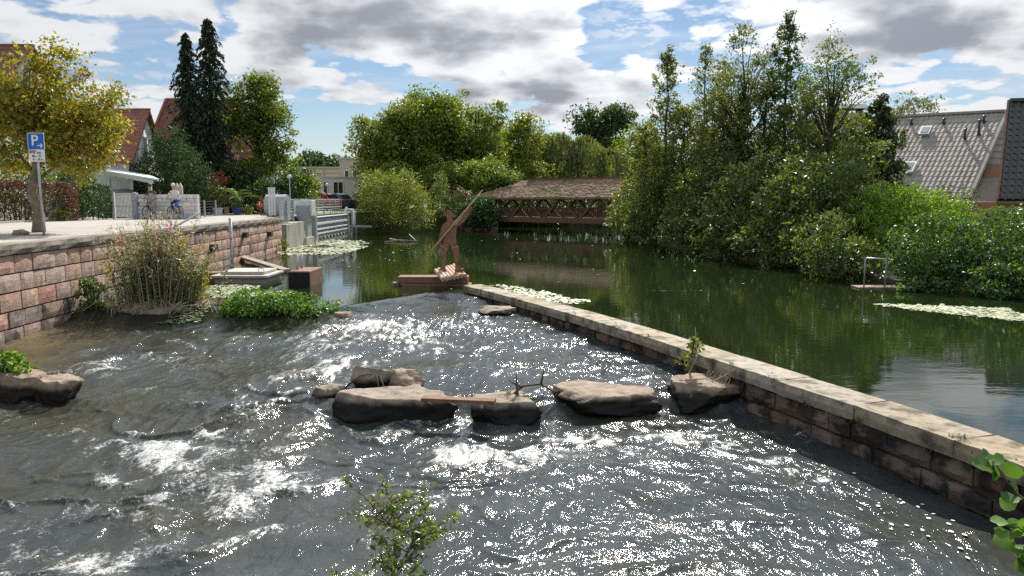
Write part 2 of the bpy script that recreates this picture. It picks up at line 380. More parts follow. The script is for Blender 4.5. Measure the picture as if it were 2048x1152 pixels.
G_MID = [(.065, .125, .02, 4), (.10, .165, .025, 3), (.045, .09, .017, 2), (.16, .20, .035, 1)]
G_YEL = [(.11, .155, .020, 4), (.16, .19, .022, 3), (.07, .12, .018, 3), (.22, .21, .03, 1)]
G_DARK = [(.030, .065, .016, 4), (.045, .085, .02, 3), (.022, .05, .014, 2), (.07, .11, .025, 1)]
def crown_centres(rng, blobs, n, shell=.5):
    B = np.array(blobs, float); vol = B[:, 3]*B[:, 4]*B[:, 5]; idx = rng.choice(len(B), n, p=vol/vol.sum())
    d_ = rng.normal(size=(n, 3)); d_ /= np.linalg.norm(d_, axis=1)[:, None]
    r = rng.uniform(0, 1, (n, 1))**(shell/1.5+.05)
    return B[idx, :3]+d_*r*B[idx, 3:6]
def woody(rng, base, top, r0, targets, start=.3, nl=30, bend=.12):
    """tapered trunk with limbs reaching some of the targets (relative to base)"""
    mb = MB(); base = Vector(base); top = Vector(top); H = (top-base).length
    path = [base+(top-base)*t+Vector((rng.normal()*H*.012, rng.normal()*H*.012, 0))*(t > 0) for t in np.linspace(0, 1, 8)]
    mb.tube(path, [r0*(1.25 if i == 0 else 1)*(1-.85*i/7) for i in range(8)], 8)
    T_ = targets[rng.permutation(len(targets))[:nl]]
    for p in T_:
        p = Vector(p); t = min(.92, max(start, ((p-base).z/H)*.72)); a = base+(top-base)*t
        L = (p-a).length; m = (a+p)/2+Vector((rng.normal()*L*bend*.5, rng.normal()*L*bend*.5, L*bend))
        r = min(r0*.5*(1-.8*t), .035*L+.01)
        mb.tube([a, m, p], [r, r*.6, r*.2], 5, cap=False)
    return mb
def tree(name, label, base, height, blobs, n_clump, per, leaf, palette, trunk=.2, cr=.6, seed=1, cat='tree', group=None, aspect=.62, bark='bark', mat=None, shell=.5, nl=34, lean=(0, 0), up=.35, droop=.15, start=.25, cr_var=.45, lumps=7):
    """blobs: ellipsoids (x, y, z, rx, ry, rz) relative to the base"""
    rng = np.random.RandomState(seed); base = Vector(base)
    root = empty(name, base, label, cat, group)
    lum = [tuple(b) for b in blobs]
    for b in blobs:
        for _ in range(lumps):
            q = rng.normal(size=3); q /= np.linalg.norm(q); q[2] = q[2]*.8+.15; r_ = rng.uniform(.28, .46); lum.append((b[0]+q[0]*b[3]*.85, b[1]+q[1]*b[4]*.85, b[2]+q[2]*b[5]*.85, b[3]*r_, b[4]*r_, b[5]*r_))
    lum = [(b[0], b[1], b[2], b[3]*.8, b[4]*.8, b[5]*.8) if i < len(blobs) else b for i, b in enumerate(lum)]
    C = crown_centres(rng, lum, n_clump, shell); radii = cr*rng.uniform(1-cr_var, 1+cr_var, n_clump)
    P = clump_points(rng, C, radii, per)
    V, Fc, col = leaf_cards(rng, P, leaf, leaf*aspect, palette, up, droop)
    link('crown', npmesh('crown', V, Fc, mat or LEAF, col=col), root)
    mb = woody(rng, (0, 0, -.15), (lean[0], lean[1], height*.8), trunk, C, start, nl)
    mb.build('trunk', bark, root, smooth=True, local=True)
    return root
def bush(name, label, base, blobs, n, leaf, palette, seed=1, cat='bush', group=None, aspect=.6, mat=None, cr=.25, per=14, stems=9, bark='bark', up=.4, droop=.1, shell=.35):
    rng = np.random.RandomState(seed); base = Vector(base); root = empty(name, base, label, cat, group)
    nc = max(4, n//per); C = crown_centres(rng, blobs, nc, shell); C[:, 2] = np.maximum(C[:, 2], .05)
    P = clump_points(rng, C, cr*rng.uniform(.6, 1.4, nc), per)
    V, Fc, col = leaf_cards(rng, P, leaf, leaf*aspect, palette, up, droop)
    link('foliage', npmesh('foliage', V, Fc, mat or LEAF, col=col), root)
    mb = MB()
    for p in C[rng.permutation(nc)[:stems]]:
        p = Vector(p); a = Vector((p.x*.3, p.y*.3, -.1)); mb.tube([a, (a+p)/2+Vector((0, 0, .15)), p], [.035, .022, .008], 5, cap=False)
    mb.build('stem', bark, root, local=True)
    return root
def hedge(name, label, base, size, rz, leaf, palette, dens=1.0, seed=1, cat='hedge', mat=None, rough_=.12, round_=.25, aspect=.6):
    """clipped box hedge: leaves in an uneven shell round a rounded block, twigs inside"""
    rng = np.random.RandomState(seed); root = empty(name, base, label, cat, rz=rz); lx, ly, lz = size
    N = int(dens*2.2*(2*lz*(lx+ly)+lx*ly)/(leaf*leaf*aspect))
    q = rng.uniform(-1, 1, (N, 3)); ax = rng.choice(3, N, p=np.array([ly*lz, lx*lz, lx*ly])/(ly*lz+lx*lz+lx*ly))
    q[np.arange(N), ax] = np.sign(q[np.arange(N), ax])
    q[:, 2] = np.where((ax == 2) & (q[:, 2] < 0), 1, q[:, 2])
    ln = (np.abs(q)**6).sum(1)**(1/6); q = q/np.maximum(ln, 1)[:, None]**.8
    P = q*np.array([lx, ly, lz])/2; P[:, 2] += lz/2
    nn = pnoise(P[:, 0]*1.7+P[:, 2], P[:, 1]*1.7+P[:, 2]*1.3, seed)*rough_*1.6
    P = P+q*(nn-np.abs(rng.normal(size=N))*rough_*.7)[:, None]
    V, Fc, col = leaf_cards(rng, P, leaf, leaf*aspect, palette, .3, .05)
    link('foliage', npmesh('foliage', V, Fc, mat or LEAF, col=col), root)
    mb = MB()
    for i in range(int(max(4, lx*3))):
        x = rng.uniform(-.45, .45)*lx; y = rng.uniform(-.3, .3)*ly
        mb.tube([(x, y, -.05), (x+rng.normal()*.1, y+rng.normal()*.1, lz*.5), (x+rng.normal()*.2, y+rng.normal()*.2, lz*.85)], [.03, .02, .008], 5, cap=False)
    mb.build('stem', 'dark_bark', root, local=True)
    return root

# ------------------------------------------------------------------ the setting: ground, banks, water, road
ZP = .5                                   # level of the impounded river
QUAY = [(-9.9, -14), (-10.1, 4), (-10.42, 12), (-10.72, 18), (-11.1, 26), (-11.6, 34), (-11.85, 38.2)]
WEIR = [(5.35, -6), (5.2, 2.5), (5.0, 5.2), (4.75, 6.6), (4.50, 7.4), (4.22, 8.3), (3.4, 10.35), (2.27, 13.4), (.86, 16.6), (-.31, 18.98), (-1.38, 21.0)]
def sheet(name, poly, z, mat, label=None, kind='structure'):
    me = bpy.data.meshes.new(name); me.from_pydata([(x, y, z) for x, y in poly], [], [tuple(range(len(poly)))])
    me.materials.append(MATS[mat]); o = link(name, me); return tag(o, label, None, None, kind)
sheet('ground', [(-900, -300), (900, -300), (900, 1500), (-900, 1500)], -.9, 'bed', 'river bed and ground under the whole scene')
def slab(name, poly, z0, z1, mat, label):
    mb = MB(); mb.prism([(x, y, z1) for x, y in poly], (0, 0, z0-z1)); o = mb.build(name, mat); return tag(o, label, None, None, 'structure')
LB = [(x-.42, y) for x, y in QUAY]+[(-12.6, 38.4), (-12.6, 56), (-9.8, 59.8), (-5.0, 65), (-2.2, 70), (-3, 78), (-9, 95), (-9, 800), (-800, 800), (-800, -14)]
slab('left_bank', LB, -.9, 2.10, 'lawn', 'bank beside the quay wall, carrying the road')
RB = [(8.2, 54.5), (8.0, 48.8), (9.6, 34.8), (10.4, 29.5), (11.6, 25.9), (11.9, 21.8), (13.0, 20.2), (14.2, 18.4), (17.5, 12), (19, -14), (800, -14), (800, 800), (10, 800), (9.5, 66)]
slab('right_bank', RB, -.9, .64, 'earth', 'low garden bank along the still river')
slab('garden_terrace', [(x+2.5, y) for x, y in RB[:10]]+[(800, -14), (800, 790), (12, 790), (12, 66)], .6, 1.35, 'lawn', 'garden ground behind the bank hedges')
slab('far_bank', [(-9, 74), (14, 71), (14, 800), (-9, 800)], -.9, 1.2, 'earth', 'bank where the river bends away behind the bridge')
road = slab('road', [(-10.6, -14), (-10.75, 4), (-11.05, 12), (-11.35, 18), (-11.75, 26), (-12.2, 34), (-12.7, 38.2), (-13.4, 46), (-14, 60), (-20, 75), (-24, 75), (-18.5, 60), (-16.8, 48.4), (-21.6, 45.2), (-22.4, 42), (-21.2, 36), (-21.3, 30), (-22, -14)], 2.0, 2.115, 'asphalt', 'pale concrete lane along the quay wall')
slab('kerb', [(-21.05, 36.0), (-22.25, 42), (-21.5, 45.0), (-16.8, 48.2), (-16.9, 48.4), (-21.65, 45.2), (-22.45, 42), (-21.25, 36.0), (-21.35, 30), (-22.05, -14), (-21.85, -14), (-21.15, 30)], 2.0, 2.2, 'light_concrete', 'low pale kerb between the lane and the gardens')
pool_poly = [(x+.25, y) for x, y in WEIR]+[(-1.5, 21.8), (-2.4, 21.0), (-3.4, 19.3), (-4.2, 18.1), (-5.5, 18.25), (-7.5, 18.35), (-11.6, 18.7), (-12.6, 30), (-13.5, 45), (-14.5, 60), (-11, 62), (-7, 75), (-11, 96), (16, 96), (13, 60), (10.5, 50), (12.5, 35), (15, 22), (19, 14), (21, -6)]
sheet('river', pool_poly, ZP, 'pool_water', 'still dark green river held back by the weir')

def zbase(X, Y):
    Y2 = Y+.25*np.sin(X*1.7)+.15*np.sin(X*4.1+1)
    mid = np.interp(Y2, [-20, 8.2, 9.6, 11.2, 14, 18, 20.6, 21.6, 40], [-.03, 0, .07, .20, .27, .35, .45, .494, .494])
    wall_t = sst(-2.9, -2.3, X)*(1-sst(3.4, 3.8, X))
    sill = np.interp(Y+.12*np.sin(X*2.3)-np.interp(X, [-2.5, .2, .9, 3.4], [0, .05, .45, .55]), [-20, 9.5, 9.95, 10.45, 11.2, 14, 18, 20.6, 21.6, 40], [-.03, -.01, .02, .235, .25, .28, .35, .45, .494, .494])
    mid = mid*(1-wall_t)+sill*wall_t
    left = np.interp(Y2, [-20, 8.2, 10, 17.2, 17.9, 18.5, 40], [-.03, 0, .05, .13, .17, .47, .49])
    t = sst(-5.2, -3.9, X)
    zd = np.minimum(left*(1-t)+mid*t, .494)
    return .494+(zd-.494)*sst(0, 1.4, lip(X)-Y)
LIP = [(-11.9, 18.7), (-7.5, 18.35), (-5.5, 18.25), (-4.2, 18.1), (-3.4, 19.3), (-2.4, 21.0), (-1.5, 21.8), (-1.0, 21.9)]
def lip(X): return np.interp(X, [q[0] for q in LIP], [q[1] for q in LIP])
def wave(X, Y):
    """height above zbase and turbulence, flow fans out from the gap beside the raftsman"""
    sx, sy = -1.2, 26.0; dx = X-sx; dy = Y-sy; r = np.hypot(dx, dy); th = np.arctan2(dx, -dy)
    u = th*11; v = r
    wx = fbm(X*.7, Y*.7, 3, 2)*.45; wy = fbm(X*.7, Y*.7, 9, 2)*.45
    energy = np.clip(.85+.55*fbm(X*.33, Y*.33, 21, 2), .32, 1.3)
    calm = 1-sst(-.3, 2.2, lip(X)-Y)
    energy = energy*(1+.25*sst(-1, -4, X))*(1-.42*sst(-1.0, 2.0, X)*(1-sst(8.4, 9.6, Y)))*(1-calm)
    rdg = lambda a, b, k: 1-np.abs(pnoise(a, b, k))*1.25
    big = fbm((u+wx)*.55, (v+wy)*.75, 1, 2)*.05
    stand = rdg((u+wx)*.55, (v+wy*1.6)*1.25, 5)**3*.055                       # standing waves across the flow
    diag = rdg((u+wx*1.5)*2.6+v*.55, v*.75+u*.3+wy, 6)**2*.024+rdg((u-wx)*2.9-v*.6, v*.8-u*.35+wx, 7)**2*.020   # long oblique ripples
    small = rdg(u*6.5+wx*3, v*3.2+wy*3, 8)**2*.011+fbm(u*9, v*7, 11, 2, .5)*.0055
    h = big+(stand-.02)+(diag-.018)+small
    return h*energy, energy, calm, (u, v)
FOAM = [(330, 890, .42, .34, 1.0), (420, 858, .55, .16, .75), (290, 850, .3, .2, .6), (235, 1090, .34, .18, .75), (500, 1000, .5, .2, .35), (560, 1030, .45, .12, .45), (120, 1010, .3, .3, .35), (25, 1030, .25, .35, .5), (300, 985, .3, .2, .4),
        (780, 665, 1.3, .75, 1.0), (690, 650, .7, .35, .9), (860, 700, 1.4, .8, .45), (690, 745, .45, .3, .95), (600, 722, .75, .4, .6), (545, 775, .8, .45, .42), (440, 770, .9, .5, .3), (640, 700, .8, .5, .5), (760, 740, .9, .4, .4),
        (930, 885, .5, .24, 1.0), (1170, 862, .55, .2, 1.0), (1075, 885, .5, .2, .75), (1000, 900, .5, .25, .6), (1330, 852, .5, .2, .8), (1440, 868, .45, .2, .85), (1540, 900, .42, .2, .95), (1620, 935, .25, .18, .7), (1230, 880, .5, .2, .6), (1700, 1000, .3, .2, .3),
        (1000, 740, 1.0, .6, .3), (900, 600, 1.0, 1.0, .32), (950, 650, 1.2, .9, .35), (440, 628, .16, .45, 1.2), (700, 900, .4, .2, .25), (860, 1000, .5, .25, .2), (350, 740, .9, .4, .25), (1120, 720, .6, .4, .2), (1600, 860, .25, .2, .35)]
def foam_at(X, Y):
    m = .07+.34*np.clip(fbm(X*.55, Y*.4, 61, 3)+.30, 0, 1)*sst(2.2, -1.5, X)*(1-sst(16.5, 18.0, Y))*sst(-9.5, -7, X)
    for px, py, rx, ry, s in FOAM:
        p = at(px, py, .12); dx = X-p.x+(Y-p.y)*(p.x+1.2)/(26-p.y); q = (dx/rx)**2+((Y-p.y)/(ry*np.where(Y < p.y, 2.4, .75)))**2; m = np.maximum(m, s*np.exp(-q*.75))
    return m
def build_rapids():
    ys = [4.6]
    while ys[-1] < 23.2: ys.append(ys[-1]+.0165*max(1, ys[-1]/6)**1.45)
    ys = np.array(list(np.linspace(-14, 4.2, 30))+ys); xs = np.concatenate([np.arange(-11.4, -8, .03), np.arange(-8, 5.6, .0175)])
    X, Y = np.meshgrid(xs, ys); h, e, calm, (u, v) = wave(X, Y)
    m = foam_at(X, Y)
    wr = fbm(X*1.3, Y*1.3, 35, 2)*.5; tex = fbm(u*5.5+wr, v*1.9+wr, 31, 4, .62)*.62+(.5-np.abs(pnoise(u*8+wr*2, v*3.0+wr, 33)))*.62
    crest = np.clip(h*9, -.3, .5)
    foam = np.clip(m*.60+tex*np.clip(m*1.6, .24, .75)+crest*.60-.10, 0, .76)
    foam *= (1-calm*.9)
    Z = zbase(X, Y)+h*(1-.75*sst(4.2, 0, Y)*0)+np.clip(foam-.45, 0, 1)*(.02+.035*np.abs(fbm(X*9, Y*9, 41, 3)))
    wallq = np.interp(Y, [q[1] for q in QUAY], [q[0] for q in QUAY])
    shallow = np.clip(1-(X-wallq)/2.6, 0, 1)**1.2*sst(8, 12, Y)*(1-sst(16.5, 18, Y))*np.clip(.7+.6*fbm(X*.9, Y*.9, 51, 2), 0, 1)
    Z = np.where(lip(X)-Y < .15, np.minimum(Z, .496), Z)
    nx = len(xs); ny = len(ys); V = np.stack([X, Y, Z], -1).reshape(-1, 3)
    i = (np.arange(ny-1)[:, None]*nx+np.arange(nx-1)[None]).ravel(); Fc = np.stack([i, i+1, i+nx+1, i+nx], 1)
    # drop what lies under the still river or behind the quay wall
    xc = X.reshape(-1)[i]; yc = Y.reshape(-1)[i]
    wx = np.interp(yc, [q[1] for q in WEIR], [q[0] for q in WEIR]); keep = (xc < wx+.5) | (yc > 21)
    keep &= (yc < lip(xc)+.3) & ~((xc > -1.0) & (yc > 21.2))
    keep &= xc > np.interp(yc, [q[1] for q in QUAY], [q[0] for q in QUAY])-.3
    Fc = Fc[keep]
    used = np.zeros(len(V), bool); used[Fc.ravel()] = True; idx = np.cumsum(used)-1
    me = npmesh('rapids', V[used], idx[Fc], 'rapids_water', True, attrs={'olive': np.clip(sst(0.5, -6.5, X)*.45+fbm(X*.5, Y*.5, 71, 3)*.75, 0, .75).ravel()[used], 'foam': foam.ravel()[used], 'calm': calm.ravel()[used], 'shallow': shallow.ravel()[used]})
    tag(link('rapids', me), 'sunlit rapids foaming down from the weir', None, None, 'structure')
build_rapids()
def water_z(x, y):
    X = np.array([float(x)]); Y = np.array([float(y)]); return float(zbase(X, Y)[0]+wave(X, Y)[0][0])

# ------------------------------------------------------------------ walls of single stones
def block_mesh(name, mat, rng, rough_, nx=4, nz=3, inset=.06, chip=0.0):
    """unit stone: x along the wall, -y the face, hewn and uneven; 36 triangles or so"""
    V = []; Fc = []
    for j in range(nz+1):
        for i in range(nx+1):
            x = i/nx-.5; z = j/nz-.5; edge = i in (0, nx) or j in (0, nz)
            V.append((x+(rng.normal()*chip*.3 if 0 < i < nx else 0), -.5+(inset+abs(rng.normal())*chip if edge else -rng.uniform(0, rough_)), z-(abs(rng.normal())*chip*2.2 if j == nz else 0)))
    for j in range(nz):
        for i in range(nx):
            a = j*(nx+1)+i; Fc.append((a, a+1, a+nx+2, a+nx+1))
    o = len(V); V += [(-.5, .5, -.5), (.5, .5, -.5), (.5, .5, .5), (-.5, .5, .5)]
    bl, br, tr, tl = 0, nx, nz*(nx+1)+nx, nz*(nx+1)
    Fc += [tuple(range(bl, br+1))[::-1]+(o, o+1), tuple(range(tl, tr+1))+(o+2, o+3), tuple(j*(nx+1) for j in range(nz+1))+(o+3, o), tuple(j*(nx+1)+nx for j in range(nz+1))[::-1]+(o+1, o+2)]
    me = bpy.data.meshes.new(name); me.from_pydata(V, [], Fc)
    bm = bmesh.new(); bm.from_mesh(me); bmesh.ops.recalc_face_normals(bm, faces=bm.faces); bm.to_mesh(me); bm.free()
    me.materials.append(MATS[mat]); return me
def along(line):
    P = [Vector((x, y, 0)) for x, y in line]; L = [0]
    for a, b in zip(P, P[1:]): L.append(L[-1]+(b-a).length)
    def f(s):
        s = max(0, min(L[-1]-1e-6, s)); i = max(k for k in range(len(L)-1) if L[k] <= s)
        t = (P[i+1]-P[i]).normalized(); return P[i]+t*(s-L[i]), t
    return f, L[-1]
def place_stone(name, me, parent, p, t, z, ln, dp, ht, tilt=0.0):
    """stone whose face looks to the left of travel direction -t ... face = -local y"""
    o = link(name, me, parent); o.location = (p.x, p.y, z); o.rotation_euler = (0, tilt, math.atan2(t.y, t.x)); o.scale = (ln, dp, ht); return o

rng = np.random.RandomState(3); random.seed(4)
def quay():
    f, L = along(QUAY); s0 = 21.5                                   # from about y = 7.5
    core = MB(); n = len(QUAY)
    pts = [Vector((x-.09, y, 0)) for x, y in QUAY]
    core.prism([(p.x, p.y, -.6) for p in pts]+[(p.x-.5, p.y, -.6) for p in reversed(pts)], (0, 0, 2.5))
    wall = core.build('quay_wall', 'mortar'); tag(wall, 'quay wall of pink sandstone blocks with dark coping below the road', 'wall', None, 'thing')
    faces = [block_mesh('block', 'sandstone', rng, .06, inset=.03) for _ in range(8)]; dark = [block_mesh('block', 'dark_sandstone', rng, .05, inset=.03) for _ in range(5)]
    cop = [block_mesh('coping_stone', 'coping', rng, .02, 3, 2, .04) for _ in range(4)]
    # the face must look to +x: travel direction along +y has its right side at +x  -> local -y is right of local x
    courses = [(-.35, .06), (.07, .39), (.40, .75), (.76, 1.15), (1.16, 1.54), (1.55, 1.94)]
    for ci, (z0, z1) in enumerate(courses):
        s = s0-rng.uniform(0, .5)
        while s < L-.2:
            ln = rng.uniform(.42, .88)*(1 if ci > 1 else 1.1)
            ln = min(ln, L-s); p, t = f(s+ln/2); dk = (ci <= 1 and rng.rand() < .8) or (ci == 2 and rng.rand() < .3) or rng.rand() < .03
            if ci == 0 and p.y > 18: s += ln; continue
            nrm = Vector((t.y, -t.x, 0))
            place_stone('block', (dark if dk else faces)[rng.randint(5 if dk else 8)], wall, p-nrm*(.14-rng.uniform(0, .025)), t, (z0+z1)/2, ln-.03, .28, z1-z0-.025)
            s += ln
    s = s0
    while s < L-.1:
        ln = min(rng.uniform(.95, 1.5), L-s); p, t = f(s+ln/2); nrm = Vector((t.y, -t.x, 0))
        place_stone('coping_stone', cop[rng.randint(4)], wall, p-nrm*(.20+rng.uniform(0, .015)), t, 2.065+rng.uniform(-.006, .006), ln-.02, .56, .215); s += ln
    # beam sockets: iron brackets on the face
    for px, py in [(416, 495), (478, 470), (530, 468)]:
        y = {416: 27.5, 478: 31.5, 530: 35.5}[px]; p, t = f(y+14.0); z = atY(px, py, y).z
        MB().box((p.x+.08, y, z), (.24, .3, .24)).build('bracket', 'dark_metal', wall)
quay()

def weir():
    f, L = along(WEIR); pts = [Vector((x, y, 0)) for x, y in WEIR]
    fr, bk = [], []
    for i, p in enumerate(pts):
        t = (pts[min(i+1, len(pts)-1)]-pts[max(i-1, 0)]).normalized(); nr = Vector((t.y, -t.x, 0)); fr.append(p+nr*.13); bk.append(p+nr*.46)
    core = MB().prism([(p.x, p.y, -.6) for p in fr]+[(p.x, p.y, -.6) for p in reversed(bk)], (0, 0, 1.12))
    wall = core.build('weir_wall', 'weir_core'); tag(wall, 'low curved stone weir wall between rapids and still river', 'wall', None, 'thing')
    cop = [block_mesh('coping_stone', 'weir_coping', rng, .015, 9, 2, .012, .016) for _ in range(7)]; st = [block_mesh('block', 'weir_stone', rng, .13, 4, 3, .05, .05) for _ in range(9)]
    s = 8.0
    while s < L-.05:
        ln = min(rng.uniform(1.0, 1.5), L-s); ln = L-s if L-s-ln < .4 else ln
        p, t = f(s+ln/2); a, _ = f(s); b, _ = f(s+ln); t = (b-a).normalized(); nr = Vector((t.y, -t.x, 0))
        # travelling along +y with the face on the left: flip so that local -y looks left
        place_stone('coping_stone', cop[rng.randint(7)], wall, (a+b)/2+nr*(.245+rng.uniform(-.012, .012)), -t, .585+rng.uniform(-.007, .007), ln-.012, .56, .19); s += ln
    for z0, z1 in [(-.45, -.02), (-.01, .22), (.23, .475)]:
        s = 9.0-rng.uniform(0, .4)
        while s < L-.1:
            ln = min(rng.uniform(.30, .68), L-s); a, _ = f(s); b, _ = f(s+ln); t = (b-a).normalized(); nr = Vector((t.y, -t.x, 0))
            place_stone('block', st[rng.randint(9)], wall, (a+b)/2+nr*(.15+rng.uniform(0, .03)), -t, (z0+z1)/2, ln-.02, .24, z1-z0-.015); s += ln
    m = MB()
    for i in range(46):
        p, t = f(np.interp(i, [0, 45], [17.05, 17.55])+rng.normal()*.03); q = Vector((p.x-.02, p.y, .5)); L_ = rng.uniform(.15, .45)
        m.tube([q, q+Vector((-.07+rng.normal()*.02, rng.normal()*.04, -L_*.5)), q+Vector((-.06+rng.normal()*.05, rng.normal()*.08-.04, -L_))], [.006, .005, .002], 4, cap=False)
    m.build('hanging_roots', 'driftwood', wall)
    for i in range(16):
        p, t = f(rng.uniform(11.5, L-1)); n_ = int(rng.uniform(25, 80)); q = np.array([p.x+.03, p.y, rng.choice([.485, .49, .66])])
        V, Fc, col = leaf_cards(rng, q+rng.normal(size=(n_, 3))*np.array([.03, .12, .025]), .045, .018, [(.10, .095, .03, 2), (.07, .085, .02, 2), (.13, .11, .05, 1)], .4, .4)
        link('moss', npmesh('moss', V, Fc, DRY, col=col), wall)['kind'] = 'stuff'
weir()

# ------------------------------------------------------------------ weir end: sandstone beams, raft, raftsman
def raftsman():
    st = empty('sandstone_platform', (-2.4, 22.5, .45), 'low red sandstone platform under the raft at the weir end', 'platform')
    MB().box((-2.42, 22.75, .655), (2.15, .62, .21)).build('upper_beam', 'red_sandstone', st, bevel=.012)
    MB().box((-2.30, 22.62, .30), (2.1, .62, .48)).build('lower_beam', 'red_sandstone', st, bevel=.012)
    MB().box((-3.55, 22.5, .46), (.2, .32, .26)).build('end_block', 'dark_sandstone', st, bevel=.012)
    raft = empty('log_raft', (-1.6, 22.4, .78), 'raft of seven short brown logs under the steel raftsman', 'raft')
    cx = lambda x, y: (820+x/5.236, 370+y/5.236)
    for i in range(7):
        k = i/6; fx, fy = cx(345+k*232, 992-k*40); bx, by = cx(268+k*190, 892-k*52)
        a = at(fx, fy, .79); b = at(bx, by, .97); r = .062+.006*math.sin(i*2.3)
        m = MB(); m.tube([a, a+(b-a)*.03, (a+b)/2, b-(b-a)*.03, b], [r*.9, r, r*1.03, r*.98, r*.85], 12)
        m.build('log', 'raft_wood', raft, smooth=False)
    m = MB(); a = at(*cx(300, 945), .86)+Vector((0, .2, .05)); b = at(*cx(555, 905), .86)+Vector((0, .3, .05)); m.beam(a, b, .07, .03); m.build('cross_bar', 'rust', raft)
    Y = 22.35; k = Y/F/5.236*math.cos(0)*1.007; foot = atY(*cx(420, 912), Y)
    P = lambda x, y: Vector((foot.x+(x-420)*k, Y, foot.z+(912-y)*k))
    st = empty('raftsman_statue', foot, 'rusty steel cut-out figure of a raftsman in a hat holding a long pole', 'statue')
    outline = [(350, 302), (353, 290), (368, 283), (381, 284), (388, 270), (404, 262), (414, 268), (426, 268), (438, 277), (446, 297), (455, 314), (486, 330), (472, 344), (446, 346), (449, 355), (443, 362), (447, 372), (462, 378), (486, 384), (520, 362), (560, 318), (592, 272), (604, 246), (622, 232), (640, 228), (652, 240), (664, 262), (652, 280), (634, 290), (616, 322), (590, 365), (556, 402), (520, 430), (494, 446), (487, 500), (481, 560), (486, 610), (494, 640), (510, 648), (513, 700), (508, 760), (508, 810), (511, 852), (526, 872), (556, 888), (562, 904), (548, 912), (500, 913), (472, 912), (468, 900), (474, 868), (470, 800), (457, 726), (436, 664), (422, 624), (416, 622), (400, 662), (386, 702), (376, 762), (372, 830), (374, 880), (386, 900), (380, 912), (330, 912), (290, 910), (282, 896), (310, 878), (326, 862), (326, 802), (317, 742), (315, 682), (319, 642), (330, 630), (348, 606), (362, 566), (374, 534), (367, 516), (352, 552), (333, 590), (318, 618), (316, 634), (304, 655), (284, 656), (278, 644), (286, 622), (299, 602), (306, 560), (314, 520), (330, 468), (340, 432), (356, 408), (384, 392), (394, 378), (392, 352), (386, 330), (368, 326), (356, 318)]
    m = MB(); m.prism([P(x, y) for x, y in outline], (0, .018, 0)); m.build('figure', 'rust', st)
    m = MB()
    for a, b in [((320, 638), (356, 650)), ((356, 650), (392, 684)), ((440, 664), (470, 652)), ((470, 652), (510, 646))]:
        m.beam(P(*a)+Vector((0, -.012, 0)), P(*b)+Vector((0, -.012, 0)), .012, .022)
    m.build('boot_cuff', 'pole_wood', st)
    MB().beam(P(392, 390)+Vector((0, -.01, 0)), P(425, 436)+Vector((0, -.01, 0)), .01, .014).build('collar', 'pole_wood', st)
    MB().beam(P(356, 440)+Vector((0, -.01, 0)), P(366, 410)+Vector((0, -.01, 0)), .008, .01).build('sleeve_seam', 'pole_wood', st)
    for x0, x1 in [(286, 386), (466, 566)]:
        MB().box((P((x0+x1)/2, 0).x, Y, P(0, 914).z), ((x1-x0)*k, .12, .016)).build('foot_plate', 'rust', st)
    po = [P(120, 810)+Vector((0, -.10, 0)), P(300, 602)+Vector((0, -.07, 0)), P(640, 210)+Vector((0, -.05, 0)), P(766, 62)+Vector((0, -.05, 0))]
    MB().tube(po, [.010, .020, .026, .012], 10).build('pole', 'pole_wood', st, smooth=True)
    MB().beam(P(482, 424)+Vector((0, -.045, 0)), P(555, 328)+Vector((0, -.04, 0)), .02, .03).build('pole_clamp', 'pole_wood', st)
raftsman()

# ------------------------------------------------------------------ rocks of the rapids
def rock(name, label, c, size, seed, mat='rock', rz=0.0, wet_shade=0.0, flat=.6, sub=5, rough_=.16, cat='rock'):
    bm = bmesh.new(); bmesh.ops.create_icosphere(bm, subdivisions=sub, radius=1)
    off = Vector((seed*7.3, seed*3.1, seed*1.7)); R = Matrix.Rotation(rz, 3, 'Z')
    planes = []; rr = random.Random(seed)
    for _ in range(15):
        v = Vector((rr.gauss(0, 1), rr.gauss(0, 1), rr.gauss(0, .6))).normalized(); planes.append((v, rr.uniform(.52, .86)))
    planes.append((Vector((.06, -.1, 1)).normalized(), flat))
    for v in bm.verts:
        p = v.co.copy(); p += p.normalized()*mnoise.fractal(p*1.1+off, .9, 2.0, 3)*rough_*1.3
        for nrm, dd in planes:
            q = p.dot(nrm)-dd
            if q > 0: p -= nrm*q*.96
        p += p.normalized()*(mnoise.fractal(p*3.5+off, .9, 2.0, 4)*rough_*.25-abs(mnoise.noise(p*2.2+off))*.10-abs(mnoise.noise(p*7.0+off))*.04)
        v.co = R @ Vector((p.x*size[0], p.y*size[1], p.z*size[2]))
    me = bpy.data.meshes.new(name); bm.to_mesh(me); bm.free(); me.shade_smooth(); me.materials.append(MATS[mat])
    a = me.attributes.new('wet_shade_z', 'FLOAT', 'POINT'); a.data.foreach_set('value', [float(wet_shade)]*len(me.vertices))
    o = link(name, me); o.location = c; return tag(o, label, cat)
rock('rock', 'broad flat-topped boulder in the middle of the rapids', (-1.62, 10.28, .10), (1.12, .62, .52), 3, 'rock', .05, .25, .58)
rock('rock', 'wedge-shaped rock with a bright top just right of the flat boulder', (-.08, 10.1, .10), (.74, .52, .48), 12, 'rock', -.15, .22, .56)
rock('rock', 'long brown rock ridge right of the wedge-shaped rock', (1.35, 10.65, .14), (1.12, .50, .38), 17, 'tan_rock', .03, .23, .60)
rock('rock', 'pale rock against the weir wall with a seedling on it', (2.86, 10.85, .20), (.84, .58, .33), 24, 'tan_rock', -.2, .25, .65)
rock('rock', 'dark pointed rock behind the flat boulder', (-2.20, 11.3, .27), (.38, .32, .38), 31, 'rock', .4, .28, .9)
rock('rock', 'tan rock behind the flat boulder, beside the dark pointed one', (-1.62, 11.15, .26), (.38, .30, .30), 36, 'tan_rock', -.5, .24, .8)
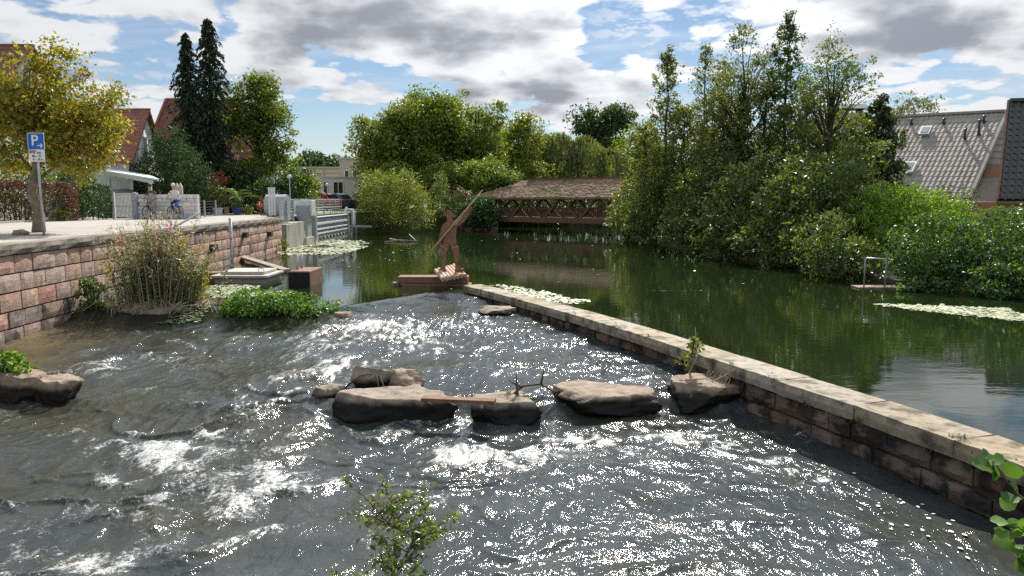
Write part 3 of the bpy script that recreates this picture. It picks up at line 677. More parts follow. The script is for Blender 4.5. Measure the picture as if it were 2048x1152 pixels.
rock('rock', 'small dark rock at the end of the rock row, left of the flat boulder', (-2.78, 10.75, .20), (.28, .25, .22), 41, 'rock', .2, .2, .7)
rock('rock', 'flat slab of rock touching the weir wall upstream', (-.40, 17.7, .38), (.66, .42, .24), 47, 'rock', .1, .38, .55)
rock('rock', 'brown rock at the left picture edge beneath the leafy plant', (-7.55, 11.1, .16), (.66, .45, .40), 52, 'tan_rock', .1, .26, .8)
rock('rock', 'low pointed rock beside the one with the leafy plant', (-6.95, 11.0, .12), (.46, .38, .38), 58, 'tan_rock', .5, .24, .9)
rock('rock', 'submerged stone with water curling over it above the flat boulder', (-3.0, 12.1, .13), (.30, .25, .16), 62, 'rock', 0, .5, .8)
def weir_litter():
    o = MB(); a = at(845, 797, .40); b = at(990, 803, .40); o.beam(a, b, .16, .05)
    pl = o.build('board', 'bridge_wood'); tag(pl, 'narrow dark board wedged between the rocks', 'board')
    def branch(name, label, paths, mat, r=.012):
        m = MB()
        for p in paths: m.tube(p, list(np.linspace(r, r*.35, len(p))), 6)
        o = m.build(name, mat, smooth=True); return tag(o, label, 'branch')
    q = lambda px, py, y: atY(px, py, y)
    b1 = branch('driftwood_branch', 'mossy arched branch lying over the wedge-shaped rock', [[q(1015, 800, 10.2), q(1045, 772, 10.25), q(1080, 768, 10.4), q(1110, 785, 10.5), q(1150, 790, 10.6), q(1190, 800, 10.7)], [q(1045, 775, 10.25), q(1030, 768, 10.2), q(1017, 760, 10.2)], [q(1082, 768, 10.4), q(1088, 740, 10.4)], [q(1035, 790, 10.2), q(1032, 745, 10.2)], [q(1110, 785, 10.5), q(1140, 778, 10.6), q(1165, 783, 10.6)]], 'dark_twig', .02)
    rng = np.random.RandomState(8); Cn = np.array([q(1047, 795, 10.2)[:], q(1018, 790, 10.18)[:], q(1060, 800, 10.2)[:], q(1120, 792, 10.5)[:], q(1145, 795, 10.55)[:]])
    V, Fc, col = leaf_cards(rng, clump_points(rng, Cn, .07, 60), .05, .015, [(.12, .13, .03, 2), (.08, .09, .025, 2)], .2, .6)
    o = link('moss', npmesh('moss', V, Fc, DRY, col=col), b1)
    branch('driftwood_branch', 'thin bent twigs caught on the pale rock by the weir', [[q(1385, 778, 10.9), q(1378, 745, 10.95), q(1395, 712, 11.0), q(1390, 655, 11.0)], [q(1375, 765, 10.9), q(1420, 765, 10.8), q(1455, 748, 10.7), q(1480, 765, 10.7)], [q(1330, 772, 10.9), q(1375, 760, 10.9), q(1430, 755, 10.9)], [q(1290, 735, 11.3), q(1320, 765, 11.1), q(1345, 772, 11.0)]], 'driftwood', .012)
    branch('driftwood_branch', 'grassy twigs draped over the dark pointed rock', [[q(690, 775, 11.1), q(720, 752, 11.1), q(735, 748, 11.1), q(765, 755, 11.1)], [q(760, 752, 11.0), q(768, 775, 10.95), q(775, 790, 10.9)], [q(752, 750, 11.0), q(757, 772, 10.95), q(760, 792, 10.9)]], 'dark_twig', .014)
    branch('driftwood_branch', 'thin root trailing in the foam right of the cress mound', [[q(690, 612, 17.6), q(715, 622, 17.5), q(740, 642, 17.3)], [q(715, 622, 17.5), q(735, 625, 17.4)]], 'dark_twig', .012)
    branch('driftwood_branch', 'bare pale branches floating by the willow bush', [[at(770, 484, .52), at(800, 480, .62), at(835, 482, .55)], [at(780, 478, .6), at(810, 483, .55)], [at(832, 482, .55), atY(818, 468, 49)]], 'driftwood', .05)
weir_litter()
def seedling(name, label, base, h, leaf, n, seed, palette, spread=.5, nb=7, r=.008, cat='plant', aspect=.45, up=.3, mat=None):
    """young woody shoot: stem, side twigs, single leaves along them"""
    rng = np.random.RandomState(seed); root = empty(name, base, label, cat); m = MB(); pts = []; axs = []
    stem = [Vector((rng.normal()*h*.03*i, rng.normal()*h*.03*i, h*i/5)) for i in range(6)]
    m.tube([Vector((0, 0, -.1))]+stem[1:], [r*(1-.14*i) for i in range(6)], 6)
    tw = [(stem[2], stem[5])]
    for i in range(nb):
        t = rng.uniform(.25, .95); k = t*5; j = min(4, int(k)); a = stem[j]+(stem[j+1]-stem[j])*(k-j)
        th = rng.uniform(0, 2*math.pi); b = a+Vector((math.cos(th), math.sin(th), rng.uniform(.3, 1.0)))*h*spread*rng.uniform(.4, 1)*(1.15-t*.6)
        m.tube([a, (a+b)/2+Vector((0, 0, .02)), b], [r*.5, r*.4, r*.2], 5, cap=False); tw.append((a, b))
    for i in range(n):
        a, b = tw[rng.randint(len(tw))]; t = rng.uniform(.2, 1.05); p = a+(b-a)*t
        ax = (b-a).normalized()*.6+Vector(rng.normal(size=3))*.7; ax = ax.normalized()
        pts.append(p+ax*leaf*.55); axs.append(ax)
    V, Fc, col = leaf_cards(rng, np.array([p[:] for p in pts]), leaf, leaf*aspect, palette, up, 0, np.array([a[:] for a in axs]), .15)
    link('leaves', npmesh('leaves', V, Fc, mat or LEAF, col=col), root)
    m.build('stem', 'dark_twig', root, smooth=True, local=True); return root
seedling('seedling', 'leafy seedling growing on the pale rock at the weir', atY(1383, 772, 11.15), .75, .085, 150, 4, G_YEL, .42, 9, .009)
seedling('sapling', 'young leafy sapling in the foreground below the picture centre', (-.75, 4.05, 0), 1.42, .042, 1900, 7, [(.11, .17, .045, 4), (.16, .21, .06, 3), (.24, .28, .12, 2), (.07, .115, .03, 2)], .33, 100, .009, 'sapling', .55)
def alder_twig():
    """alder beside the camera: only the tips of two boughs reach into the picture"""
    root = empty('alder_sapling', (2.05, 2.25, 0), 'alder twigs with round leaves at the lower right picture edge', 'sapling'); rng = np.random.RandomState(2)
    m = MB(); A = Vector((0, 0, 0)); m.tube([(0, 0, -.1), (.02, 0, .8), (-.02, .03, 1.6), (.02, .05, 2.6)], [.03, .026, .02, .01], 8)
    L = []
    for tips in [[(2060, 1010), (2030, 985), (2005, 950), (1985, 915)], [(2075, 1060), (2040, 1058), (2010, 1052)], [(2080, 1120), (2045, 1100), (2025, 1085)], [(2070, 1140), (2046, 1130), (2035, 1125)]]:
        P = [atY(x, y, 2.28+.02*i)-Vector((2.05, 2.25, 0)) for i, (x, y) in enumerate(tips)]; st = Vector((0, 0, P[0].z-.12))
        m.tube([st]+P, list(np.linspace(.008, .002, len(P)+1)), 5)
        for i in range(len(P)):
            for k in range(3 if i else 2):
                L.append((P[i]+Vector(rng.normal(size=3))*.012, Vector((rng.normal()*.7-.25, rng.normal()*.4-.3, rng.normal()*.6+.15)).normalized()))
    m.build('stem', 'dark_twig', root, smooth=True, local=True)
    # round leaves: eight-sided cupped discs with a notch, each one a part
    for p, ax in L:
        s = rng.uniform(.045, .072); nrm = Vector((rng.normal()*.5, rng.normal()*.5-.5, .7)); nrm = (nrm-ax*nrm.dot(ax)).normalized(); b = nrm.cross(ax)
        V = [p]; n = 12
        for k in range(n):
            t = 2*math.pi*k/n; u = .5-.5*math.cos(t); wv = math.sin(t)*.46
            V.append(p+ax*s*(u+.02*math.sin(5*t))+b*s*wv*(1+.08*math.sin(7*t))+nrm*s*(.10*abs(wv)*2-.18*u*u))
        V.append(p+ax*s*.5-nrm*s*.06)
        Fc = [(13, 1+k, 1+(k+1) % n) for k in range(n)]
        base = [(.09, .19, .03), (.12, .24, .04), (.15, .28, .05)][rng.randint(3)]
        col = [(*base, 1)]*len(V)
        link('leaf', npmesh('leaf', [v[:] for v in V], Fc, GLOSSY_LEAF, True, col=col), root)
alder_twig()
bush('leafy_plant', 'bright green leafy plant on the rock at the left picture edge', (-7.75, 11.2, .42), [(0, 0, .12, .32, .28, .20)], 420, .10, [(.12, .22, .02, 3), (.17, .26, .025, 2), (.07, .15, .015, 2)], 3, 'plant', cr=.10, per=12, stems=6)

# ------------------------------------------------------------------ islet with wild growth, cress mound
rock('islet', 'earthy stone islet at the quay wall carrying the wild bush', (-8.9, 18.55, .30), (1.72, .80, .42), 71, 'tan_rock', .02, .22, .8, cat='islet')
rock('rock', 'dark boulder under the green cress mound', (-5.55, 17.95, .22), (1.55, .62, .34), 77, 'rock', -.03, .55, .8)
def wild_bush():
    rng = np.random.RandomState(12); base = Vector((-8.85, 18.45, .5)); root = empty('wild_bush', base, 'tall straggly bush of dry grasses and wild flowers on the islet', 'bush')
    m = MB(); P = []; A = []; G = []; H = []
    pts = {'dry': [], 'green': [], 'purple': [], 'yellow': [], 'red': []}; axs = {k: [] for k in pts}
    for i in range(330):
        x0 = rng.normal()*.52; y0 = rng.normal()*.25; h = rng.uniform(.9, 2.35)*(1-.22*abs(x0)); lean = x0*.45+rng.normal()*.22; ly = rng.normal()*.25
        path = [Vector((x0*.8, y0, -.1)), Vector((x0*.8+lean*.3, y0+ly*.3, h*.5)), Vector((x0*.8+lean, y0+ly, h))]
        m.tube(path, [.009, .006, .003], 4, cap=False)
        for k in range(46):
            t = rng.uniform(.0, 1.02); a = path[0]+(path[1]-path[0])*min(1, t*2) if t < .5 else path[1]+(path[2]-path[1])*(t*2-1)
            kind = 'green' if rng.rand() > (t-.36)*1.5 else 'dry'
            ax = Vector((rng.normal(), rng.normal(), rng.uniform(.1, 1.2))).normalized(); pts[kind].append(a+ax*rng.uniform(.02, .13)); axs[kind].append(ax)
        if i in (11, 15, 40): kind = 'purple'
        elif i in (20, 22): kind = 'yellow'
        elif i in (31, 35, 60): kind = 'red'
        else: continue
    for kind, px, py, n, s in [('purple', 338, 452, 60, .07), ('purple', 316, 466, 30, .06), ('yellow', 362, 487, 70, .06), ('yellow', 358, 508, 40, .05), ('red', 240, 486, 40, .06), ('red', 318, 505, 34, .06), ('red', 310, 520, 30, .05), ('yellow', 412, 560, 70, .08), ('yellow', 408, 590, 40, .07), ('yellow', 215, 545, 36, .07)]:
        c = atY(px, py, 18.2)-base
        for _ in range(n): pts[kind].append(c+Vector((rng.normal()*s*.6, rng.normal()*s, rng.normal()*s*1.4))); axs[kind].append(Vector((rng.normal(), rng.normal(), 1)).normalized())
    pal = {'dry': [(.42, .36, .22, 4), (.52, .47, .32, 3), (.32, .24, .13, 2), (.22, .22, .08, 2)], 'green': [(.10, .14, .03, 4), (.07, .12, .02, 3), (.17, .18, .05, 2), (.04, .075, .015, 2)], 'purple': [(.34, .06, .32, 1), (.26, .05, .22, 1)], 'yellow': [(.50, .40, .02, 1), (.36, .33, .03, 1)], 'red': [(.48, .05, .02, 1), (.35, .07, .03, 1)]}
    names = {'dry': 'dry_grass', 'green': 'foliage', 'purple': 'purple_flowers', 'yellow': 'yellow_flowers', 'red': 'red_leaves'}
    for k in pts:
        L, W_ = {'dry': (.085, .024), 'green': (.105, .040)}.get(k, (.05, .03))
        V, Fc, col = leaf_cards(rng, np.array([p[:] for p in pts[k]]), L, W_, pal[k], .2, 0, np.array([a[:] for a in axs[k]]), .25)
        link(names[k], npmesh(names[k], V, Fc, DRY if k == 'dry' else LEAF, col=col), root)['kind'] = 'stuff'
    m.build('stem', 'driftwood', root, local=True)
    # roots and drift at its foot
    m = MB()
    for i in range(70):
        a = Vector((rng.uniform(-1.1, 1.5), rng.uniform(-.5, .0), rng.uniform(.0, .2))); b = a+Vector((rng.normal()*.35, -rng.uniform(.1, .45), -rng.uniform(.2, .5)))
        m.tube([a, (a+b)/2+Vector((0, -.08, .12)), b], [.012, .010, .004], 4, cap=False)
    m.build('root_tangle', 'driftwood', root, local=True)
wild_bush()
bush('leafy_plant', 'dark green climber at the foot of the quay wall beside the wild bush', (-10.35, 18.1, .25), [(0, 0, .45, .32, .28, .55)], 900, .09, G_MID, 19, 'plant', cr=.14, per=12)
bush('cress_mound', 'bright green cress mound in the water at the head of the rapids', (-5.55, 17.85, .32), [(-.75, 0, .22, .75, .55, .42), (.2, -.05, .22, .85, .5, .36), (1.0, -.1, .1, .62, .42, .24)], 5200, .085, [(.085, .20, .022, 4), (.12, .25, .03, 3), (.05, .13, .018, 3), (.17, .28, .05, 1)], 23, 'plant', cr=.13, per=14, stems=14, mat=GLOSSY_LEAF)
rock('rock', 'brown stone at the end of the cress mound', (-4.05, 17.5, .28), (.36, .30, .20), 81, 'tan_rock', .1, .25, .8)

def discs(name, label, pts, rmin, rmax, mat, seed, zfun=None, z=.504, sq=1.0):
    rng = np.random.RandomState(seed); V = []; Fc = []; n = 7
    for i, (x, y) in enumerate(pts):
        r = rng.uniform(rmin, rmax); th = rng.uniform(0, 6.28); zz = (zfun(x, y)+.012 if zfun else z+rng.uniform(0, .012)); tl = rng.normal(size=2)*.10
        o = len(V); V.append((x, y, zz+.002))
        for k in range(n):
            t = th+k*6.28/n*.95; dx = math.cos(t)*r*rng.uniform(.8, 1.1); dy = math.sin(t)*r*sq*rng.uniform(.8, 1.1); V.append((x+dx, y+dy, zz+dx*tl[0]+dy*tl[1]))
        Fc += [(o, o+1+k, o+1+(k+1) % n) for k in range(n)]
    o = link(name, npmesh(name, V, Fc, mat)); return tag(o, label, None, None, 'stuff')
def patch(rng, poly, n, z=ZP, edge=.35):
    """points in a pixel-outlined patch of the water surface, thinning out along a noisy rim"""
    W_ = [at(x, y, z) for x, y in poly]; xs = [p.x for p in W_]; ys = [p.y for p in W_]; out = []
    def inside(x, y):
        c = False; j = len(W_)-1
        for i in range(len(W_)):
            if (W_[i].y > y) != (W_[j].y > y) and x < (W_[j].x-W_[i].x)*(y-W_[i].y)/(W_[j].y-W_[i].y)+W_[i].x: c = not c
            j = i
        return c
    while len(out) < n:
        x = rng.uniform(min(xs), max(xs)); y = rng.uniform(min(ys), max(ys))
        if inside(x+rng.normal()*edge*.4, y+rng.normal()*edge) and mnoise.noise(Vector((x*.9, y*.5, 3))) > -.22: out.append((x, y))
    return out
rng = np.random.RandomState(31)
discs('lily_pads', 'pale mat of water plants in front of the sluice', patch(rng, [(565, 504), (560, 492), (600, 484), (660, 480), (715, 484), (735, 492), (705, 503), (650, 510), (600, 508)], 4200, edge=.6), .04, .12, 'lily', 1)
discs('lily_pads', 'pale floating leaves on the still side of the weir', patch(rng, [(975, 570), (1040, 576), (1100, 588), (1180, 602), (1150, 608), (1090, 600), (1050, 592)], 620, edge=.25), .025, .075, 'lily', 2)
discs('lily_pads', 'long pale strip of water plants before the far hedge', patch(rng, [(1745, 608), (1830, 612), (1940, 616), (2060, 620), (2120, 640), (2048, 642), (1950, 632), (1850, 622)], 2600, edge=.14), .025, .07, 'lily', 3)
discs('lily_pads', 'pale green duckweed behind the cress mound', patch(rng, [(420, 572), (470, 570), (540, 575), (560, 585), (520, 592), (440, 596), (405, 588)], 1100, edge=.12), .03, .07, 'lily', 4)
discs('lily_pads', 'yellowish weed along the foot of the islet', patch(rng, [(300, 647), (340, 641), (400, 640), (425, 637), (400, 650), (330, 652)], 300, z=.14, edge=.05), .03, .07, 'lily', 5, water_z)
discs('lily_pads', 'thin scatter of floating leaves over the open river', [(rng.uniform(-3, 8), rng.uniform(21, 50)) for _ in range(34)]+[(rng.uniform(-10, -5), rng.uniform(26, 40)) for _ in range(40)], .02, .06, 'lily', 6)
fl = [(at(x, y, .03).x, at(x, y, .03).y) for x, y in [(1640+rng.normal()*45+t*330, 930+rng.normal()*14+t*190) for t in rng.uniform(0, 1, 50)**1.5]]
fl = [(x, y) for x, y in fl if x < np.interp(y, [q[1] for q in WEIR], [q[0] for q in WEIR])-.15]
discs('foam_flecks', 'white foam flecks drifting beside the weir wall', fl, .004, .024, 'foam_fleck', 7, water_z, sq=1.3)

# ------------------------------------------------------------------ hatch, box and timbers in the side basin
def basin():
    h = empty('hatch_box', (-8.55, 23.6, .4), 'concrete box with a pale hatch lid standing in the basin', 'hatch')
    MB().box((-8.5, 23.75, .46), (1.62, 1.5, .44)).build('chamber', 'concrete', h, bevel=.01)
    MB().box((-8.5, 23.75, .715), (1.78, 1.72, .07)).build('slab', 'light_concrete', h, bevel=.008)
    lid = MB().box((-8.5, 23.85, .80), (1.36, 1.34, .09)).build('lid', 'light_concrete', h, bevel=.01)
    MB().tube([(-8.02, 23.3, .84), (-8.02, 23.3, .93), (-7.86, 23.3, .93), (-7.84, 23.3, .84)], .014, 6).build('handle', 'galvanised', lid)
    MB().box((-9.0, 23.22, .86), (.06, .05, .05)).build('hinge', 'dark_metal', lid)
    b = empty('stone_box', (-6.3, 22.6, .4), 'dark red sandstone block with two pipes rising from it', 'block')
    MB().box((-6.38, 22.75, .66), (.66, 1.4, .62)).build('body', 'red_sandstone', b, bevel=.015)
    MB().box((-6.38, 22.03, .66), (.62, .03, .56)).build('front_shade', 'black', b)  # thin black sheet paints the shade on the block's unlit front
    for px, dy in ((595, .3), (604, .75)):
        p = atY(px, 540, 22.3+dy); MB().tube([(p.x, 22.3+dy, .9), (p.x, 22.3+dy, 1.42)], .035, 8).build('pipe', 'galvanised', b, smooth=True)
    p = at(465, 541, .5); m = MB().tube([(p.x, p.y, -.5), (p.x, p.y, atY(465, 436, p.y).z)], .06, 10); o = m.build('mooring_post', 'galvanised', smooth=True); tag(o, 'slim grey steel post standing in the basin near the hatch', 'post')
    MB().box((p.x, p.y-.02, 1.7), (.14, .14, .04)).build('collar', 'galvanised', o)
    a = at(484, 514, .66); c = at(572, 541, .58); o = MB().beam(a, c, .32, .09).build('plank', 'plank_wood'); tag(o, 'long weathered plank floating from the quay wall to the stone block', 'plank')
    o = MB().box((-10.3, 23.9, .60), (1.9, .55, .34)).build('sandstone_beam', 'red_sandstone', bevel=.015); tag(o, 'red sandstone beam between quay wall and hatch', 'beam')
    a = atY(352, 452, 27.0); c = atY(398, 427, 27.6); o = MB().beam(a, c, .14, .05).build('loose_board', 'galvanised'); tag(o, 'loose grey board leaning up over the coping behind the wild bush', 'board')
basin()

# ------------------------------------------------------------------ sluice with rake gate along the bank beyond the quay
def sluice():
    X = -12.0
    pier = empty('sluice_pier', (X, 39.5, .3), 'stained concrete pier at the end of the quay wall', 'pier')
    MB().box((X-.25, 39.3, .75), (.9, 1.1, 2.1)).build('pier_head', 'concrete', pier, bevel=.02)
    MB().box((X-.25, 41.6, .85), (.7, 3.4, 2.0)).build('side_wall', 'concrete', pier, bevel=.02)
    MB().box((X-.05, 48.8, .62), (.5, 12.6, .62)).build('sill', 'concrete', pier, bevel=.02)
    MB().box((X-.5, 48.8, .9), (.3, 12.0, 2.2)).build('back_wall', 'dark_metal', pier)
    g = empty('rake_gate', (X, 49, .9), 'grey steel rake gate with three pale horizontal beams over the intake', 'gate')
    for z, h, mat in [(2.02, .06, 'light_paint'), (1.62, .14, 'light_paint'), (1.28, .10, 'light_paint'), (1.02, .10, 'light_paint')]:
        MB().box((X+.12, 49.0, z), (.22, 8.6, h)).build('beam', mat, g, bevel=.01)
    for z in (1.80, 1.45, 1.15):
        MB().box((X+.02, 49.0, z), (.06, 8.5, .20)).build('panel', 'grey_paint', g)
    for y in np.linspace(45.4, 52.6, 9):
        MB().beam((X+.12, y, .95), (X+.30, y, .60), .10, .08).build('tine', 'dark_metal', g)
    for y in (44.6, 53.4):
        MB().box((X+.1, y, 1.45), (.34, .30, 1.35)).build('side_frame', 'grey_paint', g, bevel=.01)
    MB().beam((X+.1, 52.6, 1.75), (X+.1, 53.6, 2.5), .16, .16).build('lifting_arm', 'grey_paint', g)
    MB().box((X+.1, 54.3, 2.35), (.5, 1.1, .12)).build('cover', 'light_paint', g); MB().box((X+.35, 54.6, 1.75), (.12, .9, 1.0)).build('shield', 'light_paint', g, bevel=.01)
    MB().beam((X+.1, 54.2, 1.15), (X+1.6, 54.9, 1.10), .18, .14).build('outrigger', 'galvanised', g); MB().tube([(X+.45, 54.9, .3), (X+.45, 54.9, 1.1)], .05, 8).build('support_tube', 'galvanised', g)
    c = empty('control_cabinet', (X-.25, 43.6, 1.2), 'tall pale grey control cabinet at the left end of the rake gate', 'cabinet')
    MB().box((X-.15, 43.4, 1.75), (.62, .9, 2.0)).build('body', 'grey_paint', c, bevel=.015); MB().box((X-.25, 43.9, 2.65), (1.1, .9, .8)).build('head', 'light_paint', c, bevel=.015)
    MB().box((X+.17, 43.4, 1.9), (.02, .75, .04)).build('door_gap', 'light_paint', c)
    f = empty('steel_fence', (X-.3, 41, 2.0), 'grey slatted steel fence panel at the end of the quay', 'fence')
    for i in range(7): MB().box((X-.28+.0*i, 40.35, 2.05+i*.155), (.05, 2.3, .13)).build('slat', 'grey_paint', f)
    for y in (39.15, 40.35, 41.55): MB().box((X-.22, y, 2.35), (.07, .07, 1.5)).build('post', 'galvanised', f)
    t = empty('horizontal_tank', (X-1.6, 42.3, 2.1), 'rounded grey tank lying behind the steel fence', 'tank')
    m = MB(); m.tube([(X-1.9, 42.3, 2.75), (X-.75, 42.3, 2.75)], .62, 20); m.build('shell', 'grey_paint', t, smooth=False)
    for x in (X-1.6, X-1.0): MB().box((x, 42.3, 2.2), (.14, .9, .5)).build('saddle', 'light_concrete', t)
    # railings along the walkway behind
    r = empty('railing', (X-.6, 48, 2.1), 'grey tube railing on the walkway behind the rake gate', 'railing')
    for y in np.linspace(44.6, 55, 7): MB().tube([(X-.6, y, 2.0), (X-.6, y, 3.05)], .025, 6).build('post', 'galvanised', r)
    for z in (2.55, 3.05): MB().tube([(X-.6, 44.4, z), (X-.6, 55.1, z)], .025, 6).build('rail', 'galvanised', r)
    r = empty('mesh_fence', (X-2.0, 48, 2.1), 'wire mesh fence between the sluice and the parked cars', 'fence')
    for y in np.linspace(43, 60, 8): MB().tube([(X-1.9, y, 2.0), (X-1.9, y, 3.2)], .03, 6).build('post', 'galvanised', r)
    m = MB()
    for z in np.linspace(2.15, 3.1, 6): m.tube([(X-1.9, 43, z), (X-1.9, 60, z)], .01, 4)
    for y in np.linspace(43.1, 59.9, 90): m.tube([(X-1.9, y, 2.1), (X-1.9, y, 3.12)], .007, 4)
    o = m.build('mesh', 'galvanised', r); o['kind'] = 'stuff'
    p = atY(545, 430, 39); b = empty('slatted_screen', (p.x, 39.0, 2.1), 'tall narrow grey screen standing at the road end of the quay', 'screen')
    for k in range(3): MB().box((p.x-.13+k*.13, 39, 3.0), (.10, .05, 1.45)).build('slat', 'light_paint', b)
    for k in range(4): MB().box((p.x-.19+k*.13, 39.03, 2.55), (.03, .05, 1.0)).build('post', 'galvanised', b)
    for px, py, Y, nm, lb in [(579, 357, 47, 'lamp_post', 'thin lamp post with a round head behind the steel fence'), (653, 372, 60, 'lamp_post', 'dark thin pole in front of the white office')]:
        q = atY(px, py, Y); L = empty(nm, (q.x, Y, 2.1), lb, 'lamp post'); MB().tube([(q.x, Y, 2.1), (q.x, Y, q.z)], [.05, .035], 8).build('pole', 'galvanised' if Y < 50 else 'dark_metal', L)
        MB().lathe((q.x, Y, q.z), [(.03, 0), (.13, .05), (.15, .14), (.09, .22), (.02, .24)], 12).build('lamp_head', 'light_paint', L, smooth=True)
sluice()

# ------------------------------------------------------------------ covered timber bridge
def tile_mesh(name, mat, w_=1.0, l_=1.0, th=.10, wave_=.16, n=6):
    """pantile of unit size: x across, y up the slope, z off the roof; 28 triangles"""
    V = []; Fc = []
    for y, lift in ((0, .10), (1, 0)):
        for i in range(n+1):
            x = i/n; z = wave_*(math.sin(x*2*math.pi-.6)*.5+.5)
            V.append((x-.5, y*1.12, z+lift+th))
    for i in range(n): Fc.append((i, i+1, n+2+i, n+1+i))
    o = len(V)
    for i in range(n+1): V.append((V[i][0], 0, V[i][2]-th))
    for i in range(n): Fc.append((o+i, o+i+1, i+1, i))
    me = bpy.data.meshes.new(name); me.from_pydata(V, [], Fc); me.materials.append(MATS[mat]); return me
def tile_roof(parent, p00, u, v, nu, nv, mat, name='tile', max_parts=0, prefer=None, th=.10, wave_=.16, jit=0.0, seed=1, skip=None):
    """tiles over the roof patch p00 + a*u + b*v; the first max_parts (by prefer) as single parts, the rest joined"""
    rng = np.random.RandomState(seed); p00 = Vector(p00); u = Vector(u); v = Vector(v); nrm = u.cross(v).normalized()
    if nrm.z < 0: nrm = -nrm
    du = u/nu; dv = v/nv; me = tile_mesh(name, mat, th=th, wave_=wave_); hz = du.length*.5
    cells = [(i, j) for j in range(nv) for i in range(nu) if not (skip and skip((i+.5)/nu, (j+.5)/nv))]
    if max_parts: cells.sort(key=prefer or (lambda c: c[1]))
    mb_v = []; mb_f = []; bv = np.array([x.co[:] for x in me.vertices]); bf = [tuple(p.vertices) for p in me.polygons]
    for k, (i, j) in enumerate(cells):
        o = p00+du*(i+.5)+dv*j+nrm*(.012+rng.uniform(0, jit)); a = rng.normal()*jit*1.2
        M = Matrix(((du.x, dv.x, nrm.x*hz, o.x), (du.y, dv.y, nrm.y*hz, o.y), (du.z, dv.z, nrm.z*hz, o.z), (0, 0, 0, 1))) @ Matrix.Rotation(a, 4, 'Z')
        if k < max_parts:
            t = link(name, me, parent); t.matrix_parent_inverse = pinv(parent); t.matrix_basis = M
        else:
            off = len(mb_v)*len(bv); mb_v.append(bv @ np.array(M.to_3x3()).T+np.array(o[:])); mb_f += [tuple(off+q for q in f) for f in bf]
    if mb_v:
        me2 = bpy.data.meshes.new(name+'s'); me2.from_pydata(np.concatenate(mb_v).tolist(), [], mb_f); me2.materials.append(MATS[mat])
        t = link(name+'_field', me2, parent); t.matrix_parent_inverse = pinv(parent); t['kind'] = 'stuff'
def bridge():
    A = Vector((-.72, 62.5, 0)); B = Vector((9.7, 54.2, 0)); ax = (B-A).normalized(); nr = Vector((ax.y, -ax.x, 0)); L = (B-A).length
    if nr.y > 0: nr = -nr                                          # nr looks to the camera
    W2 = 1.15; root = empty('covered_bridge', (A+B)/2+Vector((0, 0, 1.2)), 'covered timber footbridge with mossy tiled roof across the river', 'bridge')
    P = lambda s, o, z: A+ax*s+nr*o+Vector((0, 0, z))
    zb, zd, ze, zr = 1.28, 1.66, 3.20, 4.62
    for o in (W2, -W2):
        MB().beam(P(-2.0, o, (zb+zd)/2), P(L+.6, o, (zb+zd)/2), .24, zd-zb).build('bottom_beam', 'bridge_wood', root)
        MB().beam(P(-2.0, o, ze-.02), P(L+.3, o, ze-.02), .22, .24).build('top_beam', 'bridge_wood', root)
        n = 4; pl = L/n
        MB().beam(P(-pl/2+.1, o*1.02, zd), P(-.12, o*1.02, ze-.1), .16, .17).build('diagonal', 'bridge_wood', root)
        for i in range(n):
            s0 = i*pl
            MB().beam(P(s0+.12, o*1.02, ze-.1), P(s0+pl/2-.12, o*1.02, zd), .16, .17).build('diagonal', 'bridge_wood', root)
            MB().beam(P(s0+pl/2+.12, o*1.02, zd), P(s0+pl-.12, o*1.02, ze-.1), .16, .17).build('diagonal', 'bridge_wood', root)
            MB().beam(P(s0, o*.94, zd), P(s0, o*.94, ze), .14, .14).build('post', 'bridge_wood', root)
        MB().beam(P(-2.0, o*.86, 2.38), P(L, o*.86, 2.38), .08, .09).build('handrail', 'bridge_wood', root)
        m = MB()
        for s in np.arange(-1.9, L, .17): m.box(P(s, o*.86, 2.04), (.07, .03, .62), rz=math.atan2(ax.y, ax.x))
        q = m.build('balusters', 'bridge_wood', root); q['kind'] = 'stuff'
    MB().beam(P(-2.0, 0, zd-.06), P(L+.6, 0, zd-.06), W2*2-.3, .08).build('deck', 'bridge_wood', root)
    # hipped roof
    ov = 1.75; e0, e1 = -2.3, L+1.0; r0, r1 = 2.6, L-1.8
    E = [P(e0, ov, ze), P(e1, ov, ze), P(e1, -ov, ze), P(e0, -ov, ze)]; R0 = P(r0, 0, zr); R1 = P(r1, 0, zr)
    me = MB().add(E+[R0, R1]+[p-Vector((0, 0, .10)) for p in E], [(0, 1, 5, 4), (2, 3, 4, 5), (3, 0, 4), (1, 2, 5), (9, 8, 7, 6), (0, 6, 7, 1), (1, 7, 8, 2), (2, 8, 9, 3), (3, 9, 6, 0)])
    roof = me.build('roof', 'bridge_tile', root); v = (R0-P(r0, ov, ze))
    f0 = (r0-e0)/(e1-e0); f1 = (r1-e0)/(e1-e0)
    tile_roof(root, E[0], E[1]-E[0], v, 66, 14, 'bridge_tile', 'roof_tile', 0, jit=.035, seed=4, skip=lambda a, b: a < f0*b or a > 1-(1-f1)*b)
    MB().beam(R0+Vector((0, 0, .05)), R1+Vector((0, 0, .05)), .22, .14).build('ridge', 'brown_red_tile', root)
    for s in np.arange(.5, L, 1.6):
        MB().beam(P(s, -W2, ze+.02), P(s, W2, ze+.02), .12, .14).build('cross_beam', 'bridge_wood', root)
    for s, nm in ((-2.7, 'west'), (L+1.4, 'east')):
        MB().box(P(s, 0, .55), (1.4, 3.4, 1.5), rz=math.atan2(ax.y, ax.x)).build('abutment', 'dark_sandstone', root)
bridge()

